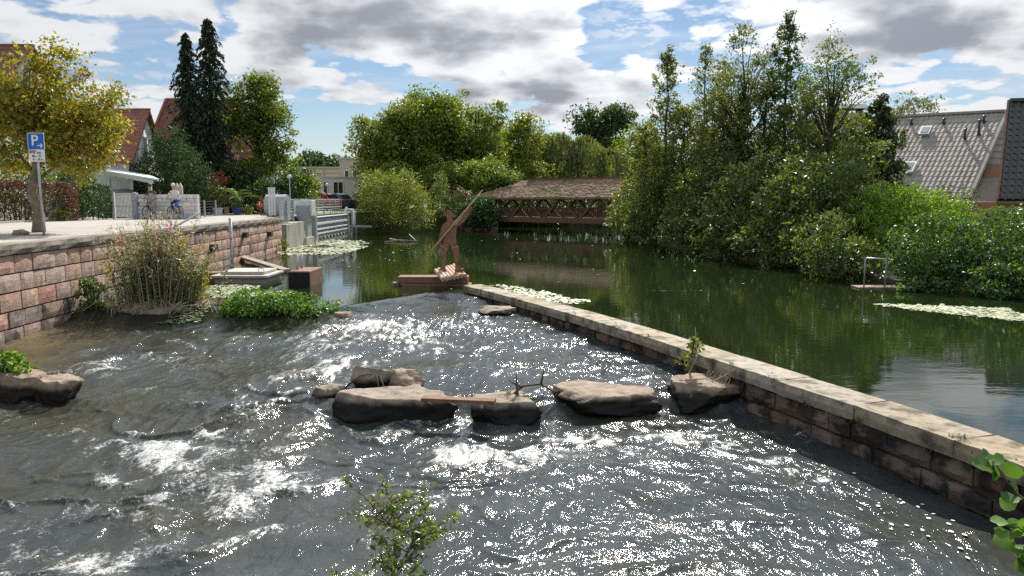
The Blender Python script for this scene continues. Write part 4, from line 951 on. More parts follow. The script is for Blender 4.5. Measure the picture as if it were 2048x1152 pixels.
# ------------------------------------------------------------------ houses
def house(name, label, A, u, v, z0, ze, zr, wall, roofm, cat='house', over=.35, tiles=None, lower=None, chim=None):
    """A: near corner; u: along the eaves, v: into the depth (2-D vectors); saddle roof with ridge along u"""
    A = Vector((A[0], A[1], 0)); u = Vector((u[0], u[1], 0)); v = Vector((v[0], v[1], 0)); root = empty(name, A+(u+v)/2+Vector((0, 0, z0)), label, cat)
    Z = lambda p, z: p+Vector((0, 0, z)); m = MB()
    c = [A, A+u, A+u+v, A+v]; g0 = A+v/2; g1 = A+u+v/2
    m.add([Z(p, z0) for p in c]+[Z(p, ze) for p in c]+[Z(g0, zr-.06), Z(g1, zr-.06)], [(0, 1, 5, 4), (2, 3, 7, 6), (3, 0, 4, 8, 7), (1, 2, 6, 9, 5), (4, 5, 9, 8), (6, 7, 8, 9)])
    m.build('wall', wall, root)
    un = u.normalized(); sl = (Z(g0, zr)-Z(A, ze)); sn = sl.normalized(); e0 = Z(A, ze)-sn*over*1.2-un*over; e1 = Z(A+u, ze)-sn*over*1.2+un*over
    r0 = Z(g0, zr)-un*over; r1 = Z(g1, zr)+un*over; b0 = Z(A+v, ze)-un*over+(Z(A+v, ze)-Z(g0, zr)).normalized()*over*1.2; b1 = b0+(e1-e0); t = Vector((0, 0, .12))
    r = MB(); r.add([e0, e1, r1, r0, e0+t, e1+t, r1+t, r0+t], [(0, 1, 2, 3), (4, 5, 6, 7), (0, 1, 5, 4), (1, 2, 6, 5), (2, 3, 7, 6), (3, 0, 4, 7)])
    r.add([r0, r1, b1, b0, r0+t, r1+t, b1+t, b0+t], [(0, 1, 2, 3), (4, 5, 6, 7), (0, 1, 5, 4), (1, 2, 6, 5), (2, 3, 7, 6), (3, 0, 4, 7)])
    ro = r.build('roof', roofm, root)
    if tiles: tile_roof(root, e0+t, e1-e0, r0-e0, tiles[0], tiles[1], roofm, 'roof_tile', tiles[2] if len(tiles) > 2 else 0, seed=3, jit=.01)
    MB().beam(r0+t*1.2, r1+t*1.2, .22, .12).build('ridge', roofm, root)
    return root, ro
def window(root, c, rz, w_, h_, frame='white_paint', bars=1, sill=True, door=False):
    """frame proud of the wall, dark pane set back inside"""
    R = Matrix.Rotation(rz, 3, 'Z'); c = Vector(c); m = MB(); t = .07
    for dx, dz, sx, sz in [(-w_/2, 0, t, h_+t), (w_/2, 0, t, h_+t), (0, h_/2, w_, t), (0, -h_/2, w_, t)]+[(-w_/2+w_*(k+1)/(bars+1), 0, .05, h_) for k in range(bars)]:
        m.box(c+R @ Vector((dx, -.03, dz)), (sx, .10, sz), rz)
    f = m.build('window', frame, root)
    MB().box(c+R @ Vector((0, -.012, 0)), (w_-t, .03, h_-t), rz).build('pane', 'glass', f)
    if sill: MB().box(c+R @ Vector((0, -.10, -h_/2-.06)), (w_+.2, .16, .05), rz).build('sill', 'light_concrete', f)
def left_houses():
    # small white house with red tiled roof and gable towards the road
    A = atY(258, 320, 45); h, ro = house('gable_house', 'white house with red pantile roof behind the carport', (A.x, 45), (-8.6, .6), (-1.75, 8.2), 2.1, 5.5, 8.75, 'plaster', 'red_tile', tiles=(40, 15))
    gz = math.atan2(8.2, -1.75)
    for t, z in ((.42, 6.5), (.62, 6.5), (.5, 4.2)):
        p = Vector((A.x, 45, 0))+Vector((-1.75, 8.2, 0))*t; window(h, (p.x+.01, p.y, z), gz, .9, 1.2)
    MB().tube([(A.x+.1, 44.9, 5.5), (A.x+.08, 44.95, 5.1), (A.x+.0, 45.0, 4.8), (A.x, 45.0, 2.2)], .05, 6).build('downpipe', 'dark_metal', h)
    # big house behind
    A = atY(287, 300, 56); h, ro = house('big_house', 'large house with steep brown-red roof beside the tall conifers', (A.x, 56), (5.4, .2), (0.3, 9), 2.1, 5.4, 10.9, 'brown_red_tile', 'brown_red_tile', tiles=(34, 22))
    MB().beam(Vector((A.x-.35, 55.7, 5.2)), Vector((A.x-.1, 60.4, 11.0)), .12, .3).build('barge_board', 'brick_red', h)
    house('pale_house', 'pale house with grey roof showing between conifers and the deciduous tree', (-28.5, 66), (5.0, 0), (0, 9), 2.1, 6.5, 10.2, 'plaster', 'grey_tile')
    # house at the left picture edge
    h, ro = house('corner_house', 'white house with brown roof hidden behind the yellow tree', (-34, 38.5), (6.6, .2), (0, 9), 2.1, 7.6, 11.6, 'plaster', 'brown_red_tile', tiles=(24, 14))
    for x, z in ((-28.8, 6.2), (-30.8, 6.2), (-28.8, 3.8)): window(h, (x, 38.66, z), .03, 1.1, 1.3)
    # carport
    c = empty('carport', (-22.6, 41, 2.1), 'white flat carport roof on slim posts in front of the white house', 'carport')
    q = [atY(212, 341, 42), atY(318, 358, 40.2), atY(300, 350, 44), atY(216, 336, 45)]
    m = MB(); m.prism(q, (0, 0, -.09)); m.build('roof', 'white_paint', c)
    MB().beam(q[0]+Vector((.1, .1, -.16)), q[1]+Vector((-.4, .1, -.16)), .08, .16).build('fascia', 'light_paint', c)
    for p in (atY(258, 360, 41.6), atY(296, 362, 40.9), atY(214, 355, 42.2)):
        MB().box((p.x, p.y+.2, (p.z+2.0)/2), (.14, .14, p.z-2.0)).build('post', 'light_paint', c)
    MB().box((-23.6, 43.2, 3.0), (3.2, .1, 1.5)).build('back_door', 'grey_plaster', c)
    for k in range(3): window(c, (-24.3+k*.75, 43.1, 3.1), 0, .6, 1.0, 'white_paint', 0, False)
def office():
    o = empty('office_building', (-24, 92, 2.1), 'long cream flat-roofed building beyond the parked cars', 'building')
    p = atY(612, 340, 92); q = atY(690, 345, 92)
    MB().box(((p.x+q.x)/2+1, 95, 4.4), (q.x-p.x+6, 6, 4.9)).build('wall', 'cream_plaster', o)
    MB().box(((p.x+q.x)/2+1, 95, 6.95), (q.x-p.x+6.5, 6.4, .22)).build('roof', 'light_concrete', o)
    for k in range(5): MB().box((p.x-1.8+k*2.0, 91.96, 4.4), (.1, .1, 4.8)).build('joint', 'concrete', o)
    MB().box((p.x-.2, 91.9, 5.6), (.3, .2, 2.3)).build('downpipe', 'dark_metal', o)
    for z in (3.0, 6.3): MB().box(((p.x+q.x)/2+1, 91.95, z), (q.x-p.x+6, .06, .08)).build('band', 'concrete', o)
    o = empty('white_annex', (-21, 76, 2.1), 'white box-shaped annex with dark windows between cream building and willow bush', 'building')
    p = atY(641, 380, 76); MB().box((p.x+2.4, 78, 4.05), (4.8, 4, 2.35)).build('wall', 'grey_plaster', o)
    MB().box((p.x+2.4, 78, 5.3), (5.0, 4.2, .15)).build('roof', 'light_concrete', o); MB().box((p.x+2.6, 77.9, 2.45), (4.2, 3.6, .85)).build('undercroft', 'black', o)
    for px, w_, b in ((651, .42, 0), (677, 1.0, 1)):
        c = atY(px, 381, 76); window(o, (c.x, 75.99, c.z), 0, w_, 1.75, 'white_paint', b)
    c = atY(683, 352, 84); o = empty('white_tower', (c.x, 85, 2.1), 'tall pale block rising behind the white annex', 'building')
    MB().box((c.x+1, 86, 4.8), (2.6, 3, 5.6)).build('wall', 'light_concrete', o); MB().box((c.x+1, 86, 7.65), (2.8, 3.2, .15)).build('roof', 'grey_paint', o)
    for k in range(2): window(o, (c.x+.5+k*.9, 84.49, 5.8), 0, .5, 1.0, 'white_paint', 0, False)
left_houses(); office()
def right_houses():
    # grey tiled roof: four corners fitted to its eaves, verge and ridge
    rr = atY(2012, 224, 44); er = atY(1937, 398, 40); rl = atY(1735, 238, 50.5); el = rl+(er-rr)
    ext = (rl-rr).normalized()
    el += ext*4; rl += ext*4
    h = empty('grey_roof_house', (26, 46, 1.35), 'house with wide grey corrugated tile roof and two skylights', 'house')
    n = (er-el).cross(rl-el).normalized(); n = n if n.z > 0 else -n
    MB().prism([el-n*.12, er-n*.12, rr-n*.12, rl-n*.12], n*.11).build('roof', 'dark_bark', h)
    uu = er-el; vv = rl-el
    tile_roof(h, el, uu, vv, 44, 17, 'grey_tile', 'roof_tile', 300, lambda c: -c[0]+c[1]*.3, seed=2, jit=.004, th=.12, wave_=.30)
    MB().beam(rl+n*.1, rr+n*.1, .26, .14).build('ridge', 'grey_tile', h)
    MB().beam(rr+n*.06+Vector((.1, 0, 0)), er+n*.06+Vector((.1, 0, 0)), .14, .22).build('verge_board', 'light_concrete', h)
    back = Vector((uu.y, -uu.x, 0)).normalized(); back = back if back.y > 0 else -back
    MB().prism([el+back*.6-Vector((0, 0, .2)), er+back*.6-Vector((0, 0, .2)), Vector((er.x, er.y, 1.2))+back*.6, Vector((el.x, el.y, 1.2))+back*.6], back*6).build('wall', 'brick_red', h)
    un = uu.normalized(); vn = vv.normalized()
    for px, py, w_, l_ in ((1851, 262, .62, .8), (1818, 335, .7, .95)):
        r = ray(px, py); t = (el+n*.2-cam.location).dot(n)/r.dot(n); c = Vector(cam.location)+r*t
        R = Matrix((un, vn, n)).transposed()
        f = MB().box(c+n*.02, (w_, l_, .16), axes=R).build('skylight', 'white_paint' if py > 300 else 'grey_paint', h); MB().box(c+n*.10, (w_-.2, l_-.25, .03), axes=R).build('pane', 'skylight_glass', f)
    for px, py, hh in ((1823, 247, .22), (1888, 246, .22), (1968, 243, .28), (1930, 277, .5), (1958, 268, .75)):
        r = ray(px, py); t = (el+n*.12-cam.location).dot(n)/r.dot(n); c = Vector(cam.location)+r*t
        m = MB().tube([c-n*.05, c+n*.12, c+Vector((0, 0, hh))], [.10, .07, .07], 8); m.lathe(c+Vector((0, 0, hh)), [(.1, 0), (.12, .04), (.05, .1)], 8); m.build('vent_pipe', 'dark_metal', h)
    ch = atY(1708, 232, 47); c = MB().box((ch.x, 47.6, ch.z-1.6), (1.5, 1.1, 3.6)).build('chimney', 'grey_board', h)
    for dx in (-.6, .6): MB().box((ch.x+dx, 47.6, ch.z+.32), (.08, .9, .3)).build('cap_support', 'dark_metal', c)
    q = Vector((ch.x, 47.6, ch.z+.46)); MB().add([q+Vector((-.95, -.7, 0)), q+Vector((.95, -.7, 0)), q+Vector((.95, .7, 0)), q+Vector((-.95, .7, 0)), q+Vector((-.95, 0, .35)), q+Vector((.95, 0, .35))], [(0, 1, 5, 4), (2, 3, 4, 5), (0, 4, 3), (1, 2, 5), (3, 2, 1, 0)]).build('cap', 'dark_metal', c)
    # clad gable between the two roofs and low roof strip
    g = [atY(2014, 226, 44.6), atY(1953, 356, 41.6), atY(2040, 356, 41.2), atY(2040, 226, 44.2)]
    MB().prism(g, (0, .15, 0)).build('clad_gable', 'grey_board', h)
    for k in range(9):
        t = (k+1)/10; a = g[1]+(g[0]-g[1])*t; b = g[2]+(g[3]-g[2])*t
        MB().beam(a+Vector((.05, -.03, 0)), b+Vector((0, -.03, 0)), .03, .03).build('board_edge', 'grey_board', h)
    MB().prism([atY(1972, 330, 42.0), atY(1966, 355, 41.45), atY(2030, 355, 41.2), atY(2030, 325, 41.9)], (0, .05, 0)).build('orange_panel', 'orange_plaster', h)
    q = [atY(1950, 357, 41.5), atY(2004, 357, 41.2), atY(1994, 404, 39.6), atY(1936, 402, 39.9)]
    MB().prism(q, (0, .1, .06)).build('lower_roof', 'grey_tile', h)
    MB().prism([atY(1945, 395, 43.0), atY(2045, 395, 42.4), atY(2045, 230, 45.5), atY(2014, 230, 45.4)], (0, .3, 0)).build('gap_backing', 'grey_board', h)  # panel added behind the clad gable to cover the sky gap between the roofs
    # dark glazed roof, next house
    tl = atY(2019, 203, 40); bl = atY(1998, 400, 36); u = Vector((5.6, -1.4, .0)); h = empty('dark_roof_house', (bl.x+3, 40, 1.35), 'house with glossy black pantile roof at the right picture edge', 'house')
    v = tl-bl; n = u.cross(v).normalized(); n = n if n.z > 0 else -n
    MB().prism([bl-n*.12, bl+u-n*.12, bl+u+v-n*.12, bl+v-n*.12], n*.11).build('roof', 'black_tile', h)
    tile_roof(h, bl, u, v, 18, 16, 'black_tile', 'roof_tile', 290, lambda c: c[0], seed=6, jit=.004, th=.14, wave_=.42)
    MB().beam(bl+Vector((-.06, 0, -.02)), tl+Vector((-.06, 0, -.02)), .10, .26).build('barge_board', 'copper', h)
    MB().beam(tl+n*.1, tl+u+n*.1, .26, .16).build('ridge', 'black_tile', h)
    MB().prism([bl+Vector((.25, .5, -.1)), bl+u+Vector((.25, .5, -.1)), Vector((bl.x+u.x+.25, bl.y+u.y+.5, 1.2)), Vector((bl.x+.25, bl.y+.5, 1.2))], (1.0, 5, 0)).build('wall', 'brick_red', h)
    MB().beam(bl+Vector((-.1, -.05, -.12)), bl+u+Vector((0, -.05, -.12)), .12, .12).build('gutter', 'copper', h)
right_houses()

# ------------------------------------------------------------------ street things on the quay
def parking_sign():
    b = at(88, 471, 2.115); top = atY(72, 268, b.y); s = empty('parking_sign', b, 'blue parking sign with arrow and white plate on a leaning grey pole', 'sign')
    up = (top-b).normalized(); MB().tube([b-up*.1, top], .032, 10).build('pole', 'galvanised', s, smooth=True)
    R = Matrix.Rotation(math.atan2(up.x, up.z), 3, 'Y'); k = b.y/F
    c = atY(74, 283, b.y)+Vector((0, -.05, 0)); w_ = 33*k; hh = 33*k
    def rr(w_, h_, r, n=5):
        P = []
        for cx, cz, a0 in ((w_/2-r, h_/2-r, 0), (-w_/2+r, h_/2-r, 90), (-w_/2+r, -h_/2+r, 180), (w_/2-r, -h_/2+r, 270)):
            for i in range(n): a = math.radians(a0+90*i/(n-1)); P.append((cx+r*math.cos(a), cz+r*math.sin(a)))
        return P
    pl = MB(); pl.prism([c+R @ Vector((x, 0, z)) for x, z in rr(w_, hh, .04)], (0, .012, 0)); plate = pl.build('sign_plate', 'sign_white', s)
    pl = MB(); pl.prism([c+R @ Vector((x, -.006, z)) for x, z in rr(w_-.03, hh-.03, .034)], (0, .005, 0)); pl.build('blue_field', 'sign_blue', plate)
    def text(t, size, x, z, mat, parent, cc, ex=.0015, name='lettering'):
        cu = bpy.data.curves.new('tmp', 'FONT'); cu.body = t; cu.size = size; cu.extrude = ex; cu.align_x = 'CENTER'; cu.align_y = 'CENTER'; cu.offset = .004 if size > .2 else .001
        tmp = bpy.data.objects.new('tmp', cu); COL.objects.link(tmp); dg = bpy.context.evaluated_depsgraph_get(); dg.update()
        me = bpy.data.meshes.new_from_object(tmp.evaluated_get(dg), depsgraph=dg); me.name = name; bpy.data.objects.remove(tmp); me.materials.clear(); me.materials.append(MATS[mat])
        o = link(name, me, parent)
        o.matrix_basis = Matrix.Translation(cc+R @ Vector((x, -.0085, z))) @ (R.to_4x4() @ Matrix.Rotation(math.pi/2, 4, 'X')); return o
    text('P', .40, -.03, .015, 'sign_white', plate, c)
    a = MB(); a.prism([c+R @ Vector((x, -.0095, z)) for x, z in [(.03, -.105), (.135, -.105), (.105, -.068), (.128, -.055), (.185, -.115), (.128, -.175), (.105, -.162), (.135, -.126), (.03, -.126)]], (0, .002, 0)); a.build('arrow', 'sign_white', plate)
    c2 = atY(76, 312, b.y)+Vector((0, -.05, 0)); pl = MB(); pl.prism([c2+R @ Vector((x, 0, z)) for x, z in rr(31*k, 22.5*k, .02)], (0, .01, 0)); p2 = pl.build('supplement_plate', 'sign_white', s)
    for t, x, z in (('Std.', .07, .085), ('Mo - Fr', 0, -.005), ('8 - 18 h', .02, -.095)): text(t, .085, x, z, 'letter_grey', p2, c2)
    pl = MB(); pl.prism([c2+R @ Vector((x, -.004, z)) for x, z in [(-.2, .148), (-.2, .075), (-.16, .06), (-.11, .09), (-.07, .045), (-.03, .08), (-.02, .148)]], (0, .003, 0)); pl.build('sticker', 'brick_red', p2)
    for z in (.1, -.38): MB().tube([b+up*(2.55+z), b+up*(2.62+z)], .045, 8).build('clamp', 'galvanised', s)
parking_sign()
def dark_post():
    b = at(130, 440, 2.115); o = MB().tube([b-Vector((0, 0, .1)), atY(127, 335, b.y)], .06, 8).build('dark_post', 'dark_metal'); tag(o, 'thin dark post between the purple hedge and the green hedge', 'post')
    MB().lathe(b, [(.12, -.02), (.12, .12), (.06, .16)], 10).build('foot', 'dark_metal', o)
    o = rock('rock', 'small pale stone lying behind the coping at the left picture edge', at(40, 470, 2.12)+Vector((0, 0, .04)), (.28, .22, .13), 91, 'tan_rock', 0, -5, .9, 4)
dark_post()
def garden_front():
    # white bar gate, granite wall with slim grey pillars, mesh fence
    Y = 37.6; g = empty('bar_gate', (atY(222, 430, Y).x, Y, 2.12), 'white bar gate between green hedge and granite wall', 'gate')
    x0 = atY(206, 0, Y).x; x1 = atY(240, 0, Y).x
    for x in np.linspace(x0, x1, 13): MB().box((x, Y, 2.80), (.035, .03, 1.22)).build('bar', 'white_paint', g)
    for z in (2.24, 2.8, 3.38): MB().box(((x0+x1)/2, Y+.035, z), (x1-x0+.06, .03, .06)).build('rail', 'white_paint', g)
    for x in (x0-.12, x1+.12): MB().box((x, Y, 2.78), (.12, .12, 1.36)).build('gate_post', 'light_paint', g)
    wl = empty('granite_wall', (atY(320, 430, Y).x, Y, 2.1), 'garden wall of light granite blocks behind the cyclists', 'wall'); wl['kind'] = 'thing'
    xa = atY(254, 0, Y).x; xb = atY(392, 0, Y+1).x; rng = np.random.RandomState(5)
    st = [block_mesh('granite_block', 'granite', rng, .10) for _ in range(5)]
    MB().box(((xa+xb)/2, Y+.22, 2.72), (xb-xa-.05, .24, 1.2)).build('core', 'mortar', wl)
    for j in range(6):
        x = xa-rng.uniform(0, .2)
        while x < xb-.08:
            ln = min(rng.uniform(.26, .52), xb-x); o = place_stone('granite_block', st[rng.randint(5)], wl, Vector((x+ln/2, Y+.08, 0))-wl.location, Vector((1, 0, 0)), 2.12+.105+j*.205-2.1, ln-.015, .2, .195); x += ln
    for px in (247, 283):
        x = atY(px, 0, Y).x; p = MB().box((x, Y-.06, 2.76), (.24, .24, 1.32)).build('pillar', 'grey_paint', wl, bevel=.01); m = MB(); m.lathe((x, Y-.19, 3.1), [(.0, -.08), (.07, -.05), (.09, 0), (.07, .06), (.0, .1)], 8); m.build('ornament', 'light_concrete', p)
    for px in (335, 342):
        x = atY(px, 0, Y+.6).x; m = MB(); m.prism([(x-.09, Y+.5, 3.2), (x+.09, Y+.5, 3.2), (x+.09, Y+.5, 3.72), (x, Y+.5, 3.92), (x-.09, Y+.5, 3.70)], (0, .14, 0)); m.build('stone_finial', 'concrete', wl)
    f = empty('rail_fence', (atY(400, 425, 41).x, 41, 2.1), 'low dark rail fence in front of the juniper', 'fence')
    a = atY(362, 0, 39.0).x; b = atY(412, 0, 44).x
    for t in (0, .5, 1): MB().box((a+(b-a)*t, 39+5*t, 2.55), (.06, .06, 1.0)).build('post', 'galvanised', f)
    for z in np.linspace(2.2, 2.98, 6): MB().beam((a, 39, z), (b, 44, z), .03, .03).build('rail', 'dark_metal', f)
garden_front()
def pots():
    def pot(name, label, px, py, Y, r, h, mat):
        p = Vector(XY(px, 46.4 if px < 440 else 47.4, 2.11)); r *= .85; h *= .85; o = MB().lathe(p, [(r*.72, 0), (r*.95, h*.85), (r*1.08, h*.88), (r*1.08, h), (r*.9, h), (r*.85, h*.9)], 16).build(name, mat, smooth=False); return tag(o, label, 'pot'), p
    _, p = pot('flower_pot', 'white flower pot at the garden entrance', 435, 423, 0, .36, .55, 'light_paint')
    bush('potted_shrub', 'olive shrub growing in the white flower pot', p+Vector((-.1, 0, .5)), [(0, 0, .7, .75, .6, .65)], 1500, .12, [(.13, .14, .04, 3), (.09, .11, .03, 3)], 41, 'shrub', cr=.2)
    _, p2 = pot('flower_pot', 'blue glazed pot under the palm', 474, 423, 0, .38, .5, 'blue_pot')
    _, p3 = pot('flower_pot', 'small brown pot between white and blue pots', 452, 424, 0, .2, .62, 'cardboard')
    bush('potted_shrub', 'silvery flowering plant at the foot of the palm', p2+Vector((-.05, -.1, .42)), [(0, 0, .42, .42, .35, .5)], 700, .10, [(.16, .22, .15, 3), (.10, .16, .08, 2), (.5, .5, .45, .4)], 43, 'plant', cr=.14)
    bush('potted_shrub', 'yellowish trailing plant right of the blue pot', p2+Vector((.62, .0, 0)), [(0, 0, .3, .35, .3, .4)], 500, .09, G_YEL, 44, 'plant', cr=.14)
    # palm
    rng = np.random.RandomState(6); root = empty('palm', p2+Vector((0, 0, .45)), 'potted palm with arching feather leaves', 'palm'); MB().tube([(0, 0, 0), (0, 0, .55)], [.14, .12], 8).build('trunk', 'bark', root, local=True)
    for i in range(17):
        th = i*2.4; el = rng.uniform(.5, 1.35); L = rng.uniform(1.3, 1.9); pts = []
        for k in range(7):
            t = k/6; r_ = L*t*math.cos(el)*(1+.25*t); pts.append(Vector((math.cos(th)*r_, math.sin(th)*r_, .5+L*t*math.sin(el)-1.0*t*t*L*.55)))
        V = []; Fc = []
        for k in range(26):
            t = .12+.86*k/25; j = min(5, int(t*6)); p = pts[j]+(pts[j+1]-pts[j])*(t*6-j); dr = (pts[j+1]-pts[j]).normalized(); side = dr.cross(Vector((0, 0, 1))).normalized()
            for sg in (-1, 1):
                l = .42*math.sin(math.pi*min(1, t*.85+.12)); q = p+(dr*.7+side*sg*.75+Vector((0, 0, -.15))).normalized()*l; o = len(V)
                V += [p+dr*.02, p-dr*.02, q]; Fc.append((o, o+1, o+2))
        col = [(.12, .17, .035, 1)]*len(V)
        fr = link('frond', npmesh('frond', [v[:] for v in V], Fc, LEAF, col=col), root)
        MB().tube(pts, list(np.linspace(.02, .005, 7)), 4).build('midrib', 'lawn', fr, local=True)
pots()
def car(name, label, loc, rz, mat):
    root = empty(name, loc, label, 'car', rz=rz)
    prof = [(-2.0, .28), (-2.08, .55), (-2.0, .92), (-1.75, 1.02), (-1.35, 1.38), (-.9, 1.50), (.1, 1.50), (.55, 1.40), (1.15, .98), (1.8, .84), (2.05, .66), (2.06, .35), (1.95, .25)]
    m = MB(); n = len(prof)
    secs = [(-.86, .90), (-.80, 1.0), (-.55, 1.02), (.55, 1.02), (.80, 1.0), (.86, .90)]
    vs = []
    for y, s in secs:
        for x, z in prof:
            yy = y*(1 if z < 1.0 else 1-.22*(z-1.0)/.5); vs.append((x*(.985 if abs(y) > .7 else 1), yy, .25+(z-.25)*(s if z > 1 else min(1, s+.02))))
    fs = [(i*n+k, i*n+(k+1) % n, (i+1)*n+(k+1) % n, (i+1)*n+k) for i in range(len(secs)-1) for k in range(n)]+[tuple(range(n)), tuple(range(5*n, 6*n))]
    m.add(vs, fs); m.build('body', mat, root, local=True, bevel=.02)
    for sg in (-1, 1):
        m = MB(); m.prism([(-1.25, sg*.80, 1.03), (-.95, sg*.72, 1.38), (-.30, sg*.72, 1.41), (-.30, sg*.80, 1.03)], (0, sg*.02, 0)); m.build('side_window', 'glass', root, local=True)
        m = MB(); m.prism([(-.2, sg*.80, 1.03), (-.2, sg*.72, 1.41), (.30, sg*.72, 1.38), (.85, sg*.80, 1.03)], (0, sg*.02, 0)); m.build('side_window', 'glass', root, local=True)
    m = MB(); m.prism([(1.17, -.62, 1.0), (1.17, .62, 1.0), (.60, .55, 1.42), (.60, -.55, 1.42)], (.02, 0, .02)); m.build('windscreen', 'glass', root, local=True)
    m = MB(); m.prism([(-1.77, -.6, 1.06), (-1.77, .6, 1.06), (-1.40, .55, 1.38), (-1.40, -.55, 1.38)], (-.02, 0, .02)); m.build('rear_window', 'glass', root, local=True)
    for x in (-1.25, 1.28):
        for sg in (-1, 1):
            wv = MB(); wv.tube([(x, sg*.70, .31), (x, sg*.90, .31)], .31, 16); wv = wv.build('wheel', 'tyre', root, local=True); rv = MB(); rv.tube([(x, sg*.88, .31), (x, sg*.915, .31)], .2, 12); rv.build('rim', 'galvanised', wv, local=True)
    for sg in (-1, 1):
        MB().box((1.97, sg*.6, .66), (.14, .34, .14)).build('headlight', 'sign_white', root, local=True); MB().box((-2.0, sg*.66, .8), (.1, .2, .2)).build('tail_light', 'red_car', root, local=True)
    return root
p = atY(636, 420, 66); car('parked_car', 'red car parked beyond the sluice railing', (p.x, 66, 2.11), 2.75, 'red_car')
p = atY(657, 420, 68); car('parked_car', 'dark blue car parked beside the red one', (p.x+.3, 68, 2.11), 2.75, 'blue_car')
car('parked_car', 'dark car under the white carport, half hidden by the granite wall', (-21.6, 41.5, 2.11), 1.9, 'dark_car')

# ------------------------------------------------------------------ cyclists
def skin_mesh(name, V, E, R, root_i, sub=2):
    me = bpy.data.meshes.new(name); me.from_pydata([tuple(v) for v in V], E, []); o = bpy.data.objects.new('tmp', me); COL.objects.link(o)
    md = o.modifiers.new('s', 'SKIN'); ms = o.modifiers.new('ss', 'SUBSURF'); ms.levels = sub; ms.render_levels = sub
    for i, sv in enumerate(me.skin_vertices[0].data): sv.radius = (R[i], R[i]) if not isinstance(R[i], tuple) else R[i]; sv.use_root = (i == root_i)
    dg = bpy.context.evaluated_depsgraph_get(); dg.update(); ev = o.evaluated_get(dg); out = bpy.data.meshes.new_from_object(ev, depsgraph=dg); bpy.data.objects.remove(o); out.name = name; return out
def ring(mb, c, r, tr, n=28, m=6):
    c = Vector(c); P = [c+Vector((math.cos(2*math.pi*i/n)*r, 0, math.sin(2*math.pi*i/n)*r)) for i in range(n+1)]; mb.tube(P, tr, m, cap=False)
def bicycle(name, label, loc, rz, frame, bag):
    b = empty(name, loc, label, 'bicycle', rz=rz)
    for x in (-.52, .55):
        wv = MB(); ring(wv, (x, 0, .345), .325, .021); wv = wv.build('wheel', 'tyre', b, local=True); rv = MB(); ring(rv, (x, 0, .345), .30, .010); rv.tube([(x, -.05, .345), (x, .05, .345)], .025, 8)
        for k in range(14): a = k*2*math.pi/14; rv.tube([(x, .02*(-1)**k, .345), (x+.3*math.cos(a), 0, .345+.3*math.sin(a))], .0025, 3, cap=False)
        rv.build('rim', 'galvanised', wv, local=True)
    m = MB(); bb = (-.06, 0, .30); st = (-.20, 0, .86); hd = (.38, 0, .88)
    for a, c in ((bb, st), (bb, (.40, 0, .74)), (st, hd), (bb, (-.52, .05, .345)), (bb, (-.52, -.05, .345)), (st, (-.52, .05, .345)), (st, (-.52, -.05, .345)), (hd, (.42, 0, .66)), ((.42, .05, .68), (.55, .05, .345)), ((.42, -.05, .68), (.55, -.05, .345)), ((.42, .05, .68), (.42, -.05, .68))): m.tube([a, c], .019, 8)
    m.build('frame', frame, b, local=True)
    MB().tube([hd, (.40, 0, 1.02), (.42, .0, 1.05)], .016, 8).build('stem', 'dark_metal', b, local=True); MB().tube([(.28, -.30, 1.04), (.40, -.20, 1.06), (.43, 0, 1.05), (.40, .20, 1.06), (.28, .30, 1.04)], .014, 8).build('handlebar', 'dark_metal', b, local=True)
    m = MB(); m.prism([(-.36, -.08, .93), (-.36, .08, .93), (-.2, .05, .95), (-.06, .02, .94), (-.06, -.02, .94), (-.2, -.05, .95)], (0, 0, .05)); m.tube([st, (-.22, 0, .94)], .014, 6); m.build('saddle', 'black', b, local=True)
    m = MB(); m.tube([(-.06, -.09, .30), (-.06, .09, .30)], .012, 6); m.tube([(-.06, .09, .30), (.09, .09, .24)], .012, 6); m.tube([(-.06, -.09, .30), (-.21, -.09, .36)], .012, 6); m.box((.09, .14, .235), (.09, .09, .02)); m.box((-.21, -.14, .355), (.09, .09, .02)); m.build('crank', 'galvanised', b, local=True)
    if bag:
        for sg in (-1, 1): MB().box((-.52, sg*.14, .62), (.30, .12, .34)).build('pannier', 'black', b, local=True, bevel=.02)
    MB().box((-.54, 0, .80), (.36, .12, .02)).build('carrier', 'dark_metal', b, local=True); return b
